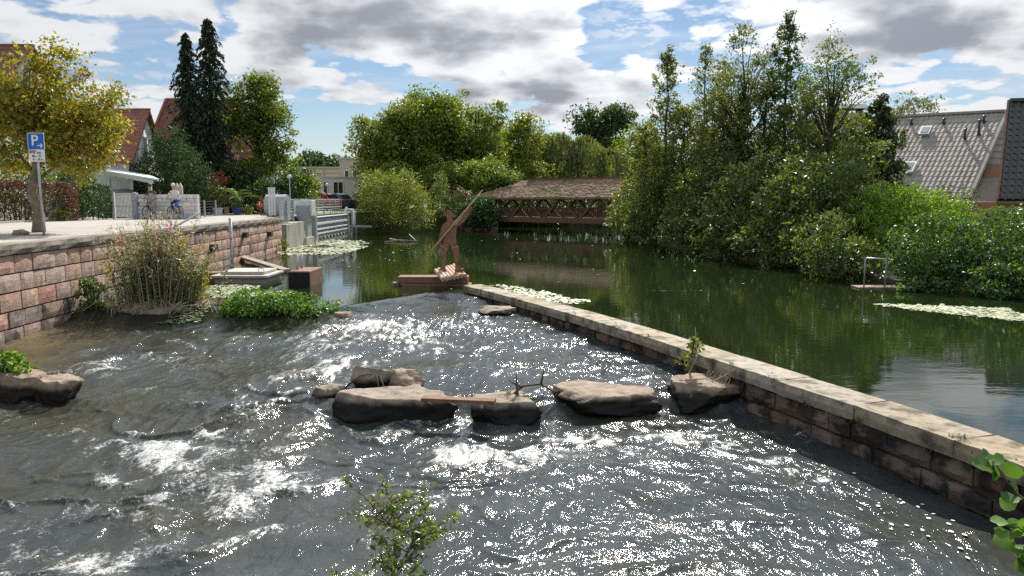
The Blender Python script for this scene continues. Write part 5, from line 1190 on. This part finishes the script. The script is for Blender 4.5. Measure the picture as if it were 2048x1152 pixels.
def rider(name, label, loc, rz, shirt, trouser, helmet, knee_skin):
    o = empty(name, loc, label, 'person', rz=rz)
    V = [(-.22, 0, 1.00), (-.12, 0, 1.18), (.0, 0, 1.38), (.06, 0, 1.47), (.10, 0, 1.55), (.13, 0, 1.64), (.13, 0, 1.74)]; R = [(.15, .13), (.14, .12), (.16, .11), (.10, .08), .052, (.072, .085), (.070, .08)]
    E = [(i, i+1) for i in range(6)]
    for sg, ped in ((1, (.09, .14, .29)), (-1, (-.21, -.14, .41))):
        i = len(V); V += [(.03, sg*.19, 1.42), (.16, sg*.27, 1.22), (.29, sg*.27, 1.08), (.33, sg*.265, 1.075)]; R += [.062, .048, .036, .034]; E += [(2, i), (i, i+1), (i+1, i+2), (i+2, i+3)]
        kx = .20 if sg > 0 else .16; kz = .72 if sg > 0 else .80
        i = len(V); V += [(-.16, sg*.10, .95), (kx, sg*.13, kz), (ped[0]-.06, ped[1], ped[2]+.10), (ped[0]+.10, ped[1], ped[2])]; R += [.10, .066, .042, .036]; E += [(0, i), (i, i+1), (i+1, i+2), (i+2, i+3)]
    me = skin_mesh('body', V, E, R, 0)
    bm = bmesh.new(); bm.from_mesh(me); n0 = len(bm.faces)
    # fingers round the grips, nose, ears
    ex = MB()
    for sg in (1, -1):
        for k in range(4):
            y = sg*(.235+.02*k); ex.tube([(.34, y, 1.085), (.375-.004*k, y, 1.075), (.378, y, 1.045), (.35, y, 1.03)], [.0105, .010, .009, .007], 6)
        ex.tube([(.325, sg*.235, 1.08), (.345, sg*.20, 1.06), (.365, sg*.20, 1.035)], [.012, .010, .008], 6)
        ex.tube([(.125, sg*.072, 1.66), (.12, sg*.088, 1.69), (.125, sg*.082, 1.72)], [.012, .016, .008], 6)
    ex.tube([(.19, 0, 1.71), (.215, 0, 1.675), (.20, 0, 1.668)], [.008, .014, .010], 6)
    tm = bpy.data.meshes.new('tmp'); tm.from_pydata(ex.v, [], ex.f); bm.from_mesh(tm); bm.to_mesh(me); bm.free(); me.shade_smooth()
    for mt in ('skin', shirt, trouser, 'shoe'): me.materials.append(MATS[mt])
    for pg in me.polygons:
        c = pg.center; torso = c.z > .98 and c.z < 1.50 and abs(c.y) < .21; upper_arm = c.z > 1.27 and c.z < 1.5
        k = 0
        if torso or upper_arm: k = 1
        if c.z <= 1.02 and c.x < .25 and abs(c.y) < .235: k = 2 if c.z > (.62 if knee_skin else .40) else 0
        if c.z < .39 and abs(c.y) > .08 or (c.z < .36): k = 3
        pg.material_index = k
    link('body', me, o)
    m = MB()
    prof = [(.096, 1.725), (.104, 1.76), (.098, 1.81), (.075, 1.85), (.03, 1.875), (.001, 1.878)]
    m.lathe((.12, 0, 0), prof, 16); hm = m.build('helmet', helmet, o, smooth=True, local=True)
    m = MB()
    for sg in (1, -1): m.tube([(.195, sg*.022, 1.70), (.20, sg*.04, 1.70)], .010, 6)
    m.build('eyes', 'black', o, local=True)
    m = MB(); m.tube([(.198, -.02, 1.635), (.203, 0, 1.632), (.198, .02, 1.635)], .006, 5); m.build('mouth', 'red_sandstone', o, local=True)
    return o
for px, py, lab, blab, sh, tr, he, ks, fr, bag, dz in [(306, 438, 'cyclist in brown top and khaki trousers with dark helmet', 'dark bicycle with panniers under the brown-shirted cyclist', 'brown_shirt', 'khaki', 'dark_metal', False, 'dark_metal', True, -.3), (352, 439, 'cyclist in white shirt and blue shorts with white helmet', 'dark bicycle under the cyclist in blue shorts', 'white_shirt', 'blue_shorts', 'white_paint', True, 'black', False, .1)]:
    p = at(px, py, 2.116); rz = math.radians(-93+dz*14)
    bicycle('bicycle', blab, p, rz, fr, bag).scale = (.95,)*3; rider('person', lab, p, rz, sh, tr, he, ks).scale = (.95,)*3

# ------------------------------------------------------------------ bathing steps on the far bank
def jetty():
    a = at(1728, 570, .62); b = a+Vector((.56, 0, 0)); top = atY(1728, 516, a.y).z
    j = empty('jetty', (a.x+.5, a.y, .5), 'small stone landing with a grey tube handrail before the hedge', 'jetty')
    MB().box((a.x+.65, a.y+.35, .50), (1.5, .55, .09)).build('slab', 'dark_sandstone', j, bevel=.01)
    MB().tube([(a.x, a.y, .2), (a.x, a.y, top-.05), (a.x+.05, a.y, top), (b.x-.05, a.y-.1, top-.02), (b.x, a.y-.1, top-.07), (b.x, a.y-.1, .2)], .022, 8).build('handrail', 'galvanised', j, smooth=True)
    p = at(1827, 580, .5); o = MB().lathe((p.x, p.y, .0), [(.07, 0), (.07, .72), (.05, .78), (.01, .80)], 10).build('bank_post', 'light_concrete', smooth=True); tag(o, 'short pale post standing in the water before the hedge', 'post')
    MB().tube([(p.x, p.y, .55), (p.x, p.y, .60)], .08, 10).build('collar', 'galvanised', o)
jetty()

# ------------------------------------------------------------------ trees, hedges and shrubs
# quay side
YEL = [(.27, .235, .018, 4), (.19, .20, .018, 5), (.13, .17, .018, 4), (.34, .16, .02, 1), (.36, .28, .025, 2)]
tree('maple_tree', 'yellowing tree beside the parking sign', XY(72, 22.6, 2.11), 6.0, [(.35, .2, 3.9, 2.5, 1.7, 1.5), (-1.3, .3, 3.6, 1.6, 1.7, 1.5), (1.7, .1, 3.2, 1.35, 1.3, .9), (1.2, .3, 2.1, 1.15, 1.1, .95), (.0, .5, 2.3, 1.5, 1.3, .7), (.25, .2, 5.1, .42, .4, .6), (2.7, .1, 4.1, .5, .4, .28), (-.9, .2, 5.0, .6, .5, .5)], 620, 38, .125, YEL, .17, .34, 5, bark='maple_bark', start=.30, shell=.7)
hedge('purple_hedge', 'clipped purple-red hedge along the road', (-22.6, 34.3, 2.1), (4.8, 1.3, 1.8), .12, .09, [(.10, .038, .042, 4), (.14, .06, .05, 3), (.06, .03, .03, 3), (.11, .10, .04, 1)], .9, 2)
hedge('green_hedge', 'rounded dark green hedge between purple hedge and bar gate', (-20.9, 36.6, 2.1), (2.0, 1.5, 1.72), .1, .09, G_DARK, .9, 3, mat=GLOSSY_LEAF, round_=.5)
bush('garden_bush', 'light green bush behind the purple hedge', (-24.2, 36.4, 2.1), [(0, 0, 1.6, 2.0, 1.2, 1.3)], 3200, .15, G_YEL, 5, cr=.35)
bush('garden_bush', 'mid green bush rising above the dark post', (-22.9, 39.2, 2.1), [(0, 0, 1.5, 1.1, 1.0, 1.6)], 3000, .15, G_MID, 6, cr=.35)
bush('low_plant', 'yellow-green plant at the foot of the dark post', (-20.6, 34.0, 2.1), [(0, 0, .35, .5, .3, .35)], 400, .11, G_YEL, 7, 'plant', cr=.14)
bush('juniper', 'wide dark juniper behind the white-shirted cyclist', XY(345, 46, 2.1), [(0, 0, 2.4, 2.3, 1.8, 2.3), (0, 0, 4.3, 1.1, 1.0, 1.3), (-1.0, 0, 1.5, 1.5, 1.2, 1.4), (1.2, 0, 1.6, 1.6, 1.2, 1.5)], 15000, .20, [(.045, .085, .025, 4), (.065, .11, .03, 3), (.03, .055, .02, 3), (.10, .135, .04, 1)], 8, 'shrub', cr=.34, aspect=.3, mat=NEEDLE, up=.1, droop=-.5, stems=14)
def conifer(name, label, base, H, rmax, seed, palette=None, nb=210, per=70, L=.30, droop=.45, zmin=.04, prof=.85, mat=None):
    """tiers of drooping boughs hung with short sprays"""
    rng = np.random.RandomState(seed); root = empty(name, base, label, 'tree'); m = MB(); m.tube([(0, 0, -.2), (rng.normal()*.05, 0, H*.5), (0, 0, H)], [rmax*.13, rmax*.08, .02], 8)
    P = []; A = []
    for i in range(nb):
        t = zmin+(1-zmin)*(i+rng.rand())/nb; z = H*t; r = rmax*((1-t)**prof)*rng.uniform(.55, 1.15)+.12; th = i*2.39996+rng.normal()*.3
        d_ = Vector((math.cos(th), math.sin(th), 0)); a = Vector((0, 0, z)); b = a+d_*r*.6+Vector((0, 0, r*.10)); c = a+d_*r+Vector((0, 0, -r*droop*.5))
        if i % 2 == 0: m.tube([a, b, c], [.03+.02*(1-t), .02, .006], 4, cap=False)
        k = int(per*(.35+.65*r/rmax)); s = rng.uniform(.1, 1.05, k)
        for q in s:
            p = a+(b-a)*min(1, q*1.6) if q < .62 else b+(c-b)*((q-.62)/.38)
            side = d_.cross(Vector((0, 0, 1)))*rng.normal()*r*.24*(1.2-q); P.append(p+side+Vector((0, 0, -abs(rng.normal())*.16*r))); A.append(d_*.5+side*.4+Vector((0, 0, -rng.uniform(.2, 1.3)*droop*2)))
    V, Fc, col = leaf_cards(rng, np.array([p[:] for p in P]), L, L*.36, palette or [(.022, .042, .020, 4), (.032, .056, .026, 3), (.016, .03, .016, 3), (.05, .075, .03, 1)], .2, 0, np.array([(a/(a.length+.01))[:] for a in A]), .3)
    link('crown', npmesh('crown', V, Fc, mat or NEEDLE, col=col), root); m.build('trunk', 'dark_bark', root, smooth=True, local=True); return root
conifer('spruce_tree', 'left and shorter of the two tall dark conifers', XY(388, 52, 2.1), 12.2, 2.0, 3, per=62, prof=.62)
conifer('spruce_tree', 'right and taller of the two tall dark conifers', XY(432, 53, 2.1), 13.4, 2.1, 4, per=62, prof=.55)
tree('garden_tree', 'green deciduous tree right of the tall conifers', XY(522, 56, 2.1), 10.4, [(0, 0, 7.6, 2.3, 2.0, 2.2), (.3, 0, 9.0, 1.5, 1.3, 1.1), (-1.2, 0, 6.0, 1.5, 1.4, 1.7), (1.4, 0, 5.4, 1.6, 1.4, 2.0), (.4, 0, 3.6, 2.2, 1.8, 1.4)], 330, 44, .23, [(.11, .165, .022, 4), (.165, .20, .028, 3), (.065, .11, .018, 3), (.23, .23, .035, 1)], .26, .62, 6, bark='dark_bark')
bush('red_maple', 'rusty red maple bush behind the pots', XY(430, 50, 2.1), [(0, 0, 2.2, 1.0, .7, .7)], 900, .13, [(.30, .075, .035, 3), (.22, .055, .03, 2), (.36, .13, .05, 1)], 9, cr=.25)
for px, Y, r, h, pal, lab, sd in [(490, 53, 1.9, 2.6, G_DARK, 'dark shrub behind the palm', 11), (548, 50.5, 1.7, 2.2, G_DARK, 'dark shrub behind the tall grey screen', 12), (592, 52, 1.4, 3.0, G_MID, 'upright shrub behind the steel fence', 13), (612, 57, 1.3, 2.6, G_YEL, 'pale green shrub beside the cream building', 14), (455, 52, 1.6, 3.0, G_DARK, 'dark shrub behind the rusty red maple', 15)]:
    bush('garden_shrub', lab, XY(px, Y, 2.1), [(0, 0, h*.5, r, r*.8, h*.55), (r*.3, 0, h*.85, r*.6, r*.5, h*.4)], 2600, .22, pal, sd, 'shrub', cr=.38)
bush('red_shrub', 'small red-leaved shrub beside the tall grey screen', XY(525, 45.5, 2.1), [(0, 0, .75, .5, .35, .28)], 260, .11, [(.26, .08, .05, 1), (.2, .06, .04, 1)], 16, 'shrub', cr=.16)
# trees round the bend
WIL = [(.16, .205, .035, 4), (.20, .235, .04, 3), (.10, .15, .03, 3), (.25, .26, .05, 1)]
bush('willow_bush', 'big light green willow bush hanging over the water beyond the sluice', (-9.3, 58.4, 1.0), [(0, 0, 2.0, 2.9, 2.0, 1.9), (-1.6, .5, 2.7, 1.3, 1.3, 1.8), (.6, 0, 3.1, 1.5, 1.4, 1.4), (1.9, -.8, 1.0, 1.5, 1.2, 1.3), (-1.4, -1, .9, 1.6, 1.2, 1.2)], 15000, .20, WIL, 17, cr=.42, aspect=.3, droop=.1, stems=20)
bush('willow_bush', 'slender pale willow shoot bush left of the raftsman', (-6.0, 63, 1.2), [(0, 0, 1.8, 1.0, .9, 1.7), (.0, 0, 3.4, .5, .5, 1.0), (1.3, -.4, 1.2, 1.1, .9, 1.2)], 5200, .18, [(.14, .18, .05, 3), (.10, .15, .035, 3), (.18, .20, .07, 1)], 18, cr=.34, aspect=.32)
bush('brown_bush', 'brownish half-dry bush behind the raftsman', (-4.4, 65.5, 1.2), [(0, 0, 1.6, 1.1, .8, 1.3)], 1500, .18, [(.18, .12, .06, 2), (.12, .12, .04, 2)], 20, cr=.3)
bush('bank_bush', 'dark glossy bush at the left end of the covered bridge', (-2.6, 60.6, .8), [(0, 0, 1.4, 1.3, 1.1, 1.5), (.9, -.4, .9, 1.0, .8, 1.0), (-.9, 0, 1.0, 1.0, .9, 1.0)], 4200, .20, [(.04, .09, .025, 3), (.06, .12, .03, 3), (.10, .16, .06, 1)], 21, mat=GLOSSY_LEAF, cr=.36)
BIG = [(.135, .19, .02, 4), (.19, .235, .026, 3), (.08, .135, .018, 3), (.25, .26, .03, 1)]
tree('park_tree', 'broad leftmost tree of the group behind the willow bush', (-11.2, 73, 1.8), 11, [(0, 0, 6.5, 3.9, 3.5, 3.8), (-2.0, 0, 4.6, 2.6, 2.4, 2.2), (1.0, 0, 9.0, 2.3, 2.2, 1.8), (1.5, -1, 3.8, 2.8, 2.4, 1.8)], 430, 46, .30, BIG+[(.16, .175, .025, 2)], .42, .95, 31, bark='dark_bark')
tree('park_tree', 'tall round-topped tree above the raftsman', (-8.0, 75, 1.8), 13, [(0, 0, 7.5, 3.6, 3.4, 3.9), (-.6, 0, 10.8, 1.9, 1.8, 1.7), (1.6, 0, 9.8, 1.7, 1.6, 1.9), (-.5, -1, 3.8, 3.2, 2.6, 2.0)], 420, 46, .30, BIG, .45, .95, 32, bark='dark_bark')
tree('park_tree', 'tall tree with spiky shoots left of the covered bridge', (-3.6, 76, 1.6), 13.3, [(0, 0, 7.2, 3.8, 3.2, 3.9), (-1.0, 0, 10.9, .6, .6, 1.7), (.6, 0, 10.8, .7, .6, 1.7), (2.2, 0, 9.9, .8, .8, 1.6), (-2.2, 0, 10.0, .7, .7, 1.2), (.5, -1, 3.6, 3.4, 2.6, 1.9)], 440, 46, .30, [(.135, .19, .02, 4), (.18, .23, .026, 3), (.085, .14, .019, 3), (.23, .25, .035, 1)], .40, .85, 33, bark='dark_bark')
tree('park_tree', 'small yellow-green tree leaning over the bridge roof', (-1.6, 65, 1.2), 5.4, [(.8, -1.2, 3.5, 2.2, 1.5, 1.0), (-.8, 0, 4.2, 2.0, 1.5, 1.3), (2.4, -2.0, 3.0, 1.1, .8, .5)], 150, 36, .24, [(.11, .16, .022, 4), (.15, .185, .03, 3), (.07, .12, .02, 2)], .16, .55, 34, bark='dark_bark', lean=(.5, -.5))
tree('park_tree', 'light yellow-green tree between the spiky tree and the weeping willow', (3.2, 90, 1.2), 11, [(0, 0, 7.2, 3.4, 3.0, 3.3), (-2, 0, 5, 2.6, 2.2, 2.8), (2, 0, 5.5, 2.4, 2.2, 3)], 260, 44, .34, [(.15, .175, .03, 4), (.19, .20, .04, 2), (.10, .135, .025, 3)], .3, .95, 35)
tree('poplar_tree', 'dark rounded tree rising behind the weeping willow', (12.2, 104, 1.2), 16, [(-1.8, 0, 12.6, 2.5, 2.4, 3.0), (2.2, 0, 12.0, 2.9, 2.6, 3.4), (.3, 0, 7, 3.8, 3.2, 4.5)], 290, 50, .42, [(.045, .085, .022, 4), (.065, .11, .028, 3), (.03, .06, .018, 3)], .4, 1.05, 36, bark='dark_bark')
def weeping(name, label, base, H, domes, seed, n=420, per=34, L=.42):
    rng = np.random.RandomState(seed); root = empty(name, base, label, 'tree'); P = []; A = []; T_ = []
    for i in range(n):
        x, y, z, rx, ry, rz = domes[rng.randint(len(domes))]; th = rng.uniform(0, 6.28); ph = math.acos(rng.uniform(-.15, 1)); d_ = Vector((math.sin(ph)*math.cos(th), math.sin(ph)*math.sin(th), math.cos(ph)))
        s = Vector((x+d_.x*rx*.9, y+d_.y*ry*.9, z+d_.z*rz)); ln = rng.uniform(.5, 1)*min(s.z-.6, 4.6*math.sin(ph)+1.0); T_.append(s)
        for k in range(per):
            t = rng.rand(); q = s+Vector((d_.x, d_.y, 0))*.5*math.sqrt(t)+Vector((rng.normal()*.12, rng.normal()*.12, -ln*t)); P.append(q); A.append((d_.x*.25*(1-t), d_.y*.25*(1-t), -1))
    V, Fc, col = leaf_cards(rng, np.array([p[:] for p in P]), L, L*.26, [(.12, .155, .04, 4), (.16, .19, .055, 3), (.08, .115, .032, 3), (.20, .205, .05, 1)], .15, 0, np.array(A), .25)
    link('crown', npmesh('crown', V, Fc, LEAF, col=col), root); woody(rng, (0, 0, -.2), (0, 0, H*.7), .4, np.array([t[:] for t in T_]), .35, 26).build('trunk', 'dark_bark', root, smooth=True, local=True)
weeping('weeping_willow', 'weeping willow behind the covered bridge roof', (8.0, 85, 1.2), 10, [(-2.6, 0, 6.6, 2.2, 2.0, 2.9), (.3, 0, 6.4, 2.4, 2.2, 2.6), (3.2, 0, 5.2, 2.3, 2.0, 2.6)], 37)
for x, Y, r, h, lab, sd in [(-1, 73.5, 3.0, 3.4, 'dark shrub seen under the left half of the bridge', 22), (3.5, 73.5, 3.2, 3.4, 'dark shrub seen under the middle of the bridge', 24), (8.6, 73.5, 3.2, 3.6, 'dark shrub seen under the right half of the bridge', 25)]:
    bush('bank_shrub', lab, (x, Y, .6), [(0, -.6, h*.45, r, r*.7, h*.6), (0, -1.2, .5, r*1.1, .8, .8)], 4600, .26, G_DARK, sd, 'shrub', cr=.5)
for px, Y, r, h, pal, lab, sd in [(770, 68, 2.6, 4.6, BIG, 'shrub filling the gap under the broad leftmost tree', 91), (870, 69, 2.6, 4.8, BIG, 'shrub under the round-topped tree behind the raftsman', 92), (950, 69, 2.4, 5.2, BIG, 'shrub under the spiky tree left of the bridge', 93), (1045, 80, 3.0, 5.5, WIL, 'pale shrub between spiky tree and weeping willow', 94)]:
    bush('park_shrub', lab, XY(px, Y, 1.6), [(0, 0, h*.45, r, r*.7, h*.5), (.4*r, 0, h*.7, r*.7, r*.6, h*.35)], 4200, .28, pal, sd, 'shrub', cr=.5)
tree('park_tree', 'round light tree at the left shoulder of the belt behind the bridge', XY(1035, 84, 1.2), 12.0, [(0, 0, 7.5, 3.4, 3, 3.6), (1.5, 0, 5, 3, 2.6, 3)], 240, 44, .34, WIL, .3, 1.0, 95)
tree('park_tree', 'green tree between the weeping willow and the right bank alders', XY(1275, 92, 1.2), 12.5, [(0, 0, 7.0, 3.4, 3, 3.8), (-1.5, 0, 4, 3, 2.6, 2.6), (1.5, 0, 4.5, 3, 2.6, 3)], 260, 44, .36, BIG, .3, 1.05, 96)
# alders and bushes along the right bank
ALD = [(.11, .15, .028, 4), (.155, .185, .036, 3), (.07, .105, .023, 3), (.22, .21, .05, 1)]
def alder(label, x, Y, H, rmax, seed, sparse=1.0, n=300, per=30, leaf=.14, pal=None, low=.12, name='alder_tree', prof=.8):
    rng = np.random.RandomState(seed); root = empty(name, (x, Y, .85), label, 'tree'); k = n; t = low+(1-low)*rng.uniform(0, 1, k)**1.0
    r = rmax*np.clip((1.03-t), .03, 1)**(prof*.72)*(.75+.35*np.sin(t*19+seed)**2); th = rng.uniform(0, 6.28, k); rad = r*rng.uniform(.05, 1, k)**.6
    C = np.stack([np.cos(th)*rad, np.sin(th)*rad, t*H+rng.normal(size=k)*.15], 1); cr = (.20+.26*(1-t))*rng.uniform(.6, 1.4, k)
    C = C[np.argsort(t)]; cr = cr[np.argsort(t)]; ts = np.sort(t)
    reps = (per*np.where(ts > .62, sparse, 1)).astype(int); C2 = np.repeat(C, reps, 0); R2 = np.repeat(cr, reps); d_ = rng.normal(size=C2.shape); d_ /= np.linalg.norm(d_, axis=1)[:, None]
    P = C2+d_*(R2*rng.uniform(.2, 1.1, len(R2)))[:, None]*np.array([1, 1, 1.15])
    V, Fc, col = leaf_cards(rng, P, leaf, leaf*.68, pal or ALD, .35, .1); link('crown', npmesh('crown', V, Fc, LEAF, col=col), root)
    mb = MB(); path = [Vector((rng.normal()*.06*(i > 0), rng.normal()*.06*(i > 0), H*i/8-(.2 if i == 0 else 0))) for i in range(9)]; mb.tube(path, [rmax*.075*(1-.93*i/8) for i in range(9)], 8)
    for p in C[rng.permutation(k)[:90]]:
        p = Vector(p); hr = math.hypot(p.x, p.y); a = Vector((0, 0, max(.4, p.z-hr*.85))); mb.tube([a, (a+p)/2+Vector((0, 0, -.05*hr)), p], [.012+.012*hr, .010+.006*hr, .005], 4, cap=False)
    mb.build('trunk', 'dark_bark', root, smooth=True, local=True); return root
alder('slim leftmost alder of the tall row on the right bank', *XY(1328, 45)[:2], 10.9, 2.1, 51, .75, 290, 30, .15)
alder('thin airy alder between the leftmost and the widest alder', *XY(1402, 42)[:2], 10.6, 1.9, 52, .45, 260, 26, .14)
tree('alder_tree', 'widest alder of the right bank with loose silvery top', (*XY(1482, 39)[:2], .85), 11.6, [(0, 0, 8.6, 1.5, 1.4, 2.2), (-.9, 0, 7.2, 1.5, 1.4, 2.4), (.9, 0, 7.6, 1.2, 1.2, 2.6), (0, 0, 4.2, 2.6, 2.2, 2.4), (-.2, 0, 10.4, .9, .8, .9), (-1.9, 0, 6.0, .9, .9, 1.8)], 430, 26, .14, ALD+[(.19, .21, .12, 2)], .2, .40, 53, bark='dark_bark', nl=80)
alder('spire-topped dark tree right of the widest alder', *XY(1562, 38)[:2], 11.3, 2.1, 54, .8, 330, 30, .14, [(.04, .08, .02, 4), (.06, .10, .025, 3), (.09, .13, .03, 1)])
tree('alder_tree', 'loose-crowned birch-like alder in front of the grey chimney', (*XY(1652, 33)[:2], .85), 10.0, [(0, 0, 6.6, 1.7, 1.5, 2.4), (0, 0, 3.9, 2.3, 2.0, 1.8), (.8, 0, 7.3, 1.1, 1.0, 1.3), (.05, 0, 9.1, .45, .45, .9), (-.9, 0, 6.6, 1.0, 1, 1.4)], 330, 24, .125, [(.11, .155, .04, 4), (.15, .19, .055, 3), (.07, .11, .028, 3)], .15, .36, 55, bark='dark_bark', nl=80)
alder('half-hidden alder behind the widest one', *XY(1440, 46)[:2], 10.5, 2.4, 56, .5, 240, 26, .16)
for px, Y, H, rm, sd, lab in [(1290, 47, 7.6, 2.3, 101, 'low broad alder at the bridge end of the row'), (1365, 43, 8.4, 2.5, 102, 'dense alder behind the leafy bushes near the bridge'), (1445, 40, 8.6, 2.7, 103, 'dense alder filling the middle of the row'), (1525, 38, 8.8, 2.7, 104, 'dense alder left of the spire-topped tree'), (1605, 36, 7.8, 2.6, 105, 'dense alder right of the spire-topped tree'), (1690, 34, 6.6, 2.3, 106, 'dense alder below the grey chimney')]:
    alder(lab, *XY(px, Y)[:2], H*.9, rm, sd, .7, 250, 30, .16, None, .08, prof=.55)
RBUSH = [(.08, .125, .028, 4), (.115, .16, .034, 3), (.055, .09, .022, 3), (.17, .19, .045, 1)]
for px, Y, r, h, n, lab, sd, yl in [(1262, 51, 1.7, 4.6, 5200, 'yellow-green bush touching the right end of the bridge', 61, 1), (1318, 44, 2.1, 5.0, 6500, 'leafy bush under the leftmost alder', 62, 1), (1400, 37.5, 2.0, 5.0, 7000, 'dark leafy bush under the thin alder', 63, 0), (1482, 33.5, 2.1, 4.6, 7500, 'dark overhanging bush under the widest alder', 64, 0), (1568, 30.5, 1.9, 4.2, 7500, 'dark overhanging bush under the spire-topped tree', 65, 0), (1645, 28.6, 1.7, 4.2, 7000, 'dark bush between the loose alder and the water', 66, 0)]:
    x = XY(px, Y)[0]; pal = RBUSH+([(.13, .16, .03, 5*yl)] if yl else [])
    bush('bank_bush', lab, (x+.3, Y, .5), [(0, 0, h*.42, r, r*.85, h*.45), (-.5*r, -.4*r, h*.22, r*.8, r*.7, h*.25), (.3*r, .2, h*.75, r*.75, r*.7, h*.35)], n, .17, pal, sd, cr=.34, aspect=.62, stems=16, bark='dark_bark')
alder('bushy pine in front of the grey roof', *XY(1750, 36)[:2], 6.9, 1.9, 57, 1.0, 260, 40, .17, [(.045, .075, .028, 4), (.065, .09, .035, 3), (.10, .09, .04, 2), (.03, .055, .02, 2)], .15, 'pine_tree', .75)
THU = [(.17, .28, .02, 4), (.13, .23, .018, 4), (.075, .15, .016, 3), (.24, .34, .025, 1)]
bush('thuja_hedge', 'bright green thuja hedge before the grey roofed house', (14.6, 27.6, .8), [(-.9, 0, 1.45, 1.7, 1.2, 1.5), (.9, .2, 1.35, 1.8, 1.2, 1.35), (-1.7, -.5, .9, 1.1, 1.0, 1.2), (.0, -.3, 1.9, 1.2, 1.0, .95)], 19000, .13, THU, 71, 'hedge', cr=.20, aspect=.42, mat=LEAF, up=.1, droop=-.8, stems=12)
LAU = [(.060, .125, .022, 4), (.085, .16, .028, 3), (.04, .085, .018, 3), (.13, .20, .05, 1)]
for i, (x, y, r, h, n, lab) in enumerate([(12.7, 22.3, 1.35, 2.1, 5200, 'laurel bush beside the stone landing'), (14.5, 21.4, 1.6, 2.3, 6500, 'middle laurel bush of the row on the right bank'), (16.6, 20.6, 1.8, 2.3, 6500, 'laurel bush at the right picture edge'), (14.6, 19.4, 1.25, 1.75, 5200, 'rounded laurel bush closest to the water at the right')]):
    bush('laurel_bush', lab, (x, y, .55), [(0, 0, h*.5, r, r*.8, h*.52), (-.4*r, -.3, h*.3, r*.7, r*.6, h*.35)], n, .135, LAU, 73+i, 'bush', cr=.24, aspect=.5, mat=GLOSSY_LEAF)
bush('bank_plants', 'pale leafy plants overhanging the water beside the pale post', (11.7, 21.0, .5), [(.6, 0, .18, .9, .3, .14), (-.4, 0, .1, .4, .3, .1)], 420, .12, [(.14, .22, .09, 2), (.10, .17, .06, 2)], 78, 'plant', cr=.1, stems=4)
for x, y, r, lab, sd in [(12.3, 21.3, .8, 'leaves hanging over the water behind the pale post', 84), (13.3, 19.9, .85, 'leaves hanging over the water under the rounded laurel', 85), (14.5, 18.1, .95, 'leaves hanging over the water at the right picture edge', 86), (16.0, 15.6, 1.2, 'leaves hanging over the water beyond the right picture edge', 87), (11.7, 25.2, 1.0, 'leaves hanging over the water behind the stone landing', 88), (10.6, 28.6, 1.1, 'leaves hanging over the water below the dark bushes', 89)]:
    bush('bank_plants', lab, (x, y, .45), [(0, 0, .42, r, r*.7, .55), (-.2, -.3, .2, r*.8, r*.6, .25)], 1500, .125, LAU if sd < 88 else RBUSH, sd, 'plant', cr=.2, mat=GLOSSY_LEAF)
bush('bank_plants', 'dark leaves along the waterline left of the stone landing', (11.1, 24.2, .5), [(0, 0, .6, 1.2, .8, .8), (-.5, .8, 1.0, 1.0, .8, 1.2)], 3600, .13, RBUSH, 79, 'plant', cr=.24)
tree('garden_tree', 'pale sparse tree rising behind the grey roof ridge', XY(1822, 68, 1.3), 12.4, [(0, 0, 9.6, 2.1, 2.0, 1.9), (1.0, 0, 8.4, 2.0, 1.6, 1.2), (-1.4, 0, 7.6, 1.6, 1.6, 1.0)], 120, 15, .24, [(.13, .15, .10, 3), (.18, .20, .14, 2), (.09, .12, .06, 2)], .14, .5, 80)
bush('garden_bush', 'small grey-green shrub at the eaves of the grey roof', XY(1905, 33, 1.35), [(0, 0, 1.4, 1.3, .8, 1.1)], 1300, .13, [(.09, .13, .06, 3), (.06, .1, .04, 2)], 81, cr=.25)
bush('garden_bush', 'green shrub below the black roof at the right picture edge', XY(2020, 29, 1.35), [(0, 0, .7, 1.6, .8, .8)], 2200, .12, LAU, 82, cr=.25)
bush('wall_plants', 'small weeds at the foot of the quay wall near the pier', (-11.6, 37.5, .6), [(0, 0, .25, .25, .5, .25)], 160, .1, G_YEL, 83, 'plant', cr=.1, stems=4)
def far_wood():
    rng = np.random.RandomState(9); B = []
    for px, py, r in [(605, 322, 4.5), (625, 312, 5), (645, 310, 5), (665, 314, 5), (685, 318, 5), (700, 325, 5), (585, 328, 5)]:
        p = atY(px, py, 165); B.append((p.x, 165+rng.normal()*3, p.z-r*.9, r*1.1, r, r))
    C = crown_centres(rng, B, 420, .3); P = clump_points(rng, C, 1.5, 18); V, Fc, col = leaf_cards(rng, P, .9, .6, G_DARK, .3, .1); o = link('far_wood', npmesh('far_wood', V, Fc, LEAF, col=col)); tag(o, 'distant wooded hilltop behind the cream building', None, None, 'stuff')
    mb = MB(); mb.lathe((atY(645, 330, 172).x, 176, 0), [(34, 2), (24, 6), (12, 8.8), (2, 9.6)], 24); o = mb.build('hill', 'lawn'); tag(o, 'low hill under the distant wood', None, None, 'structure')
far_wood()
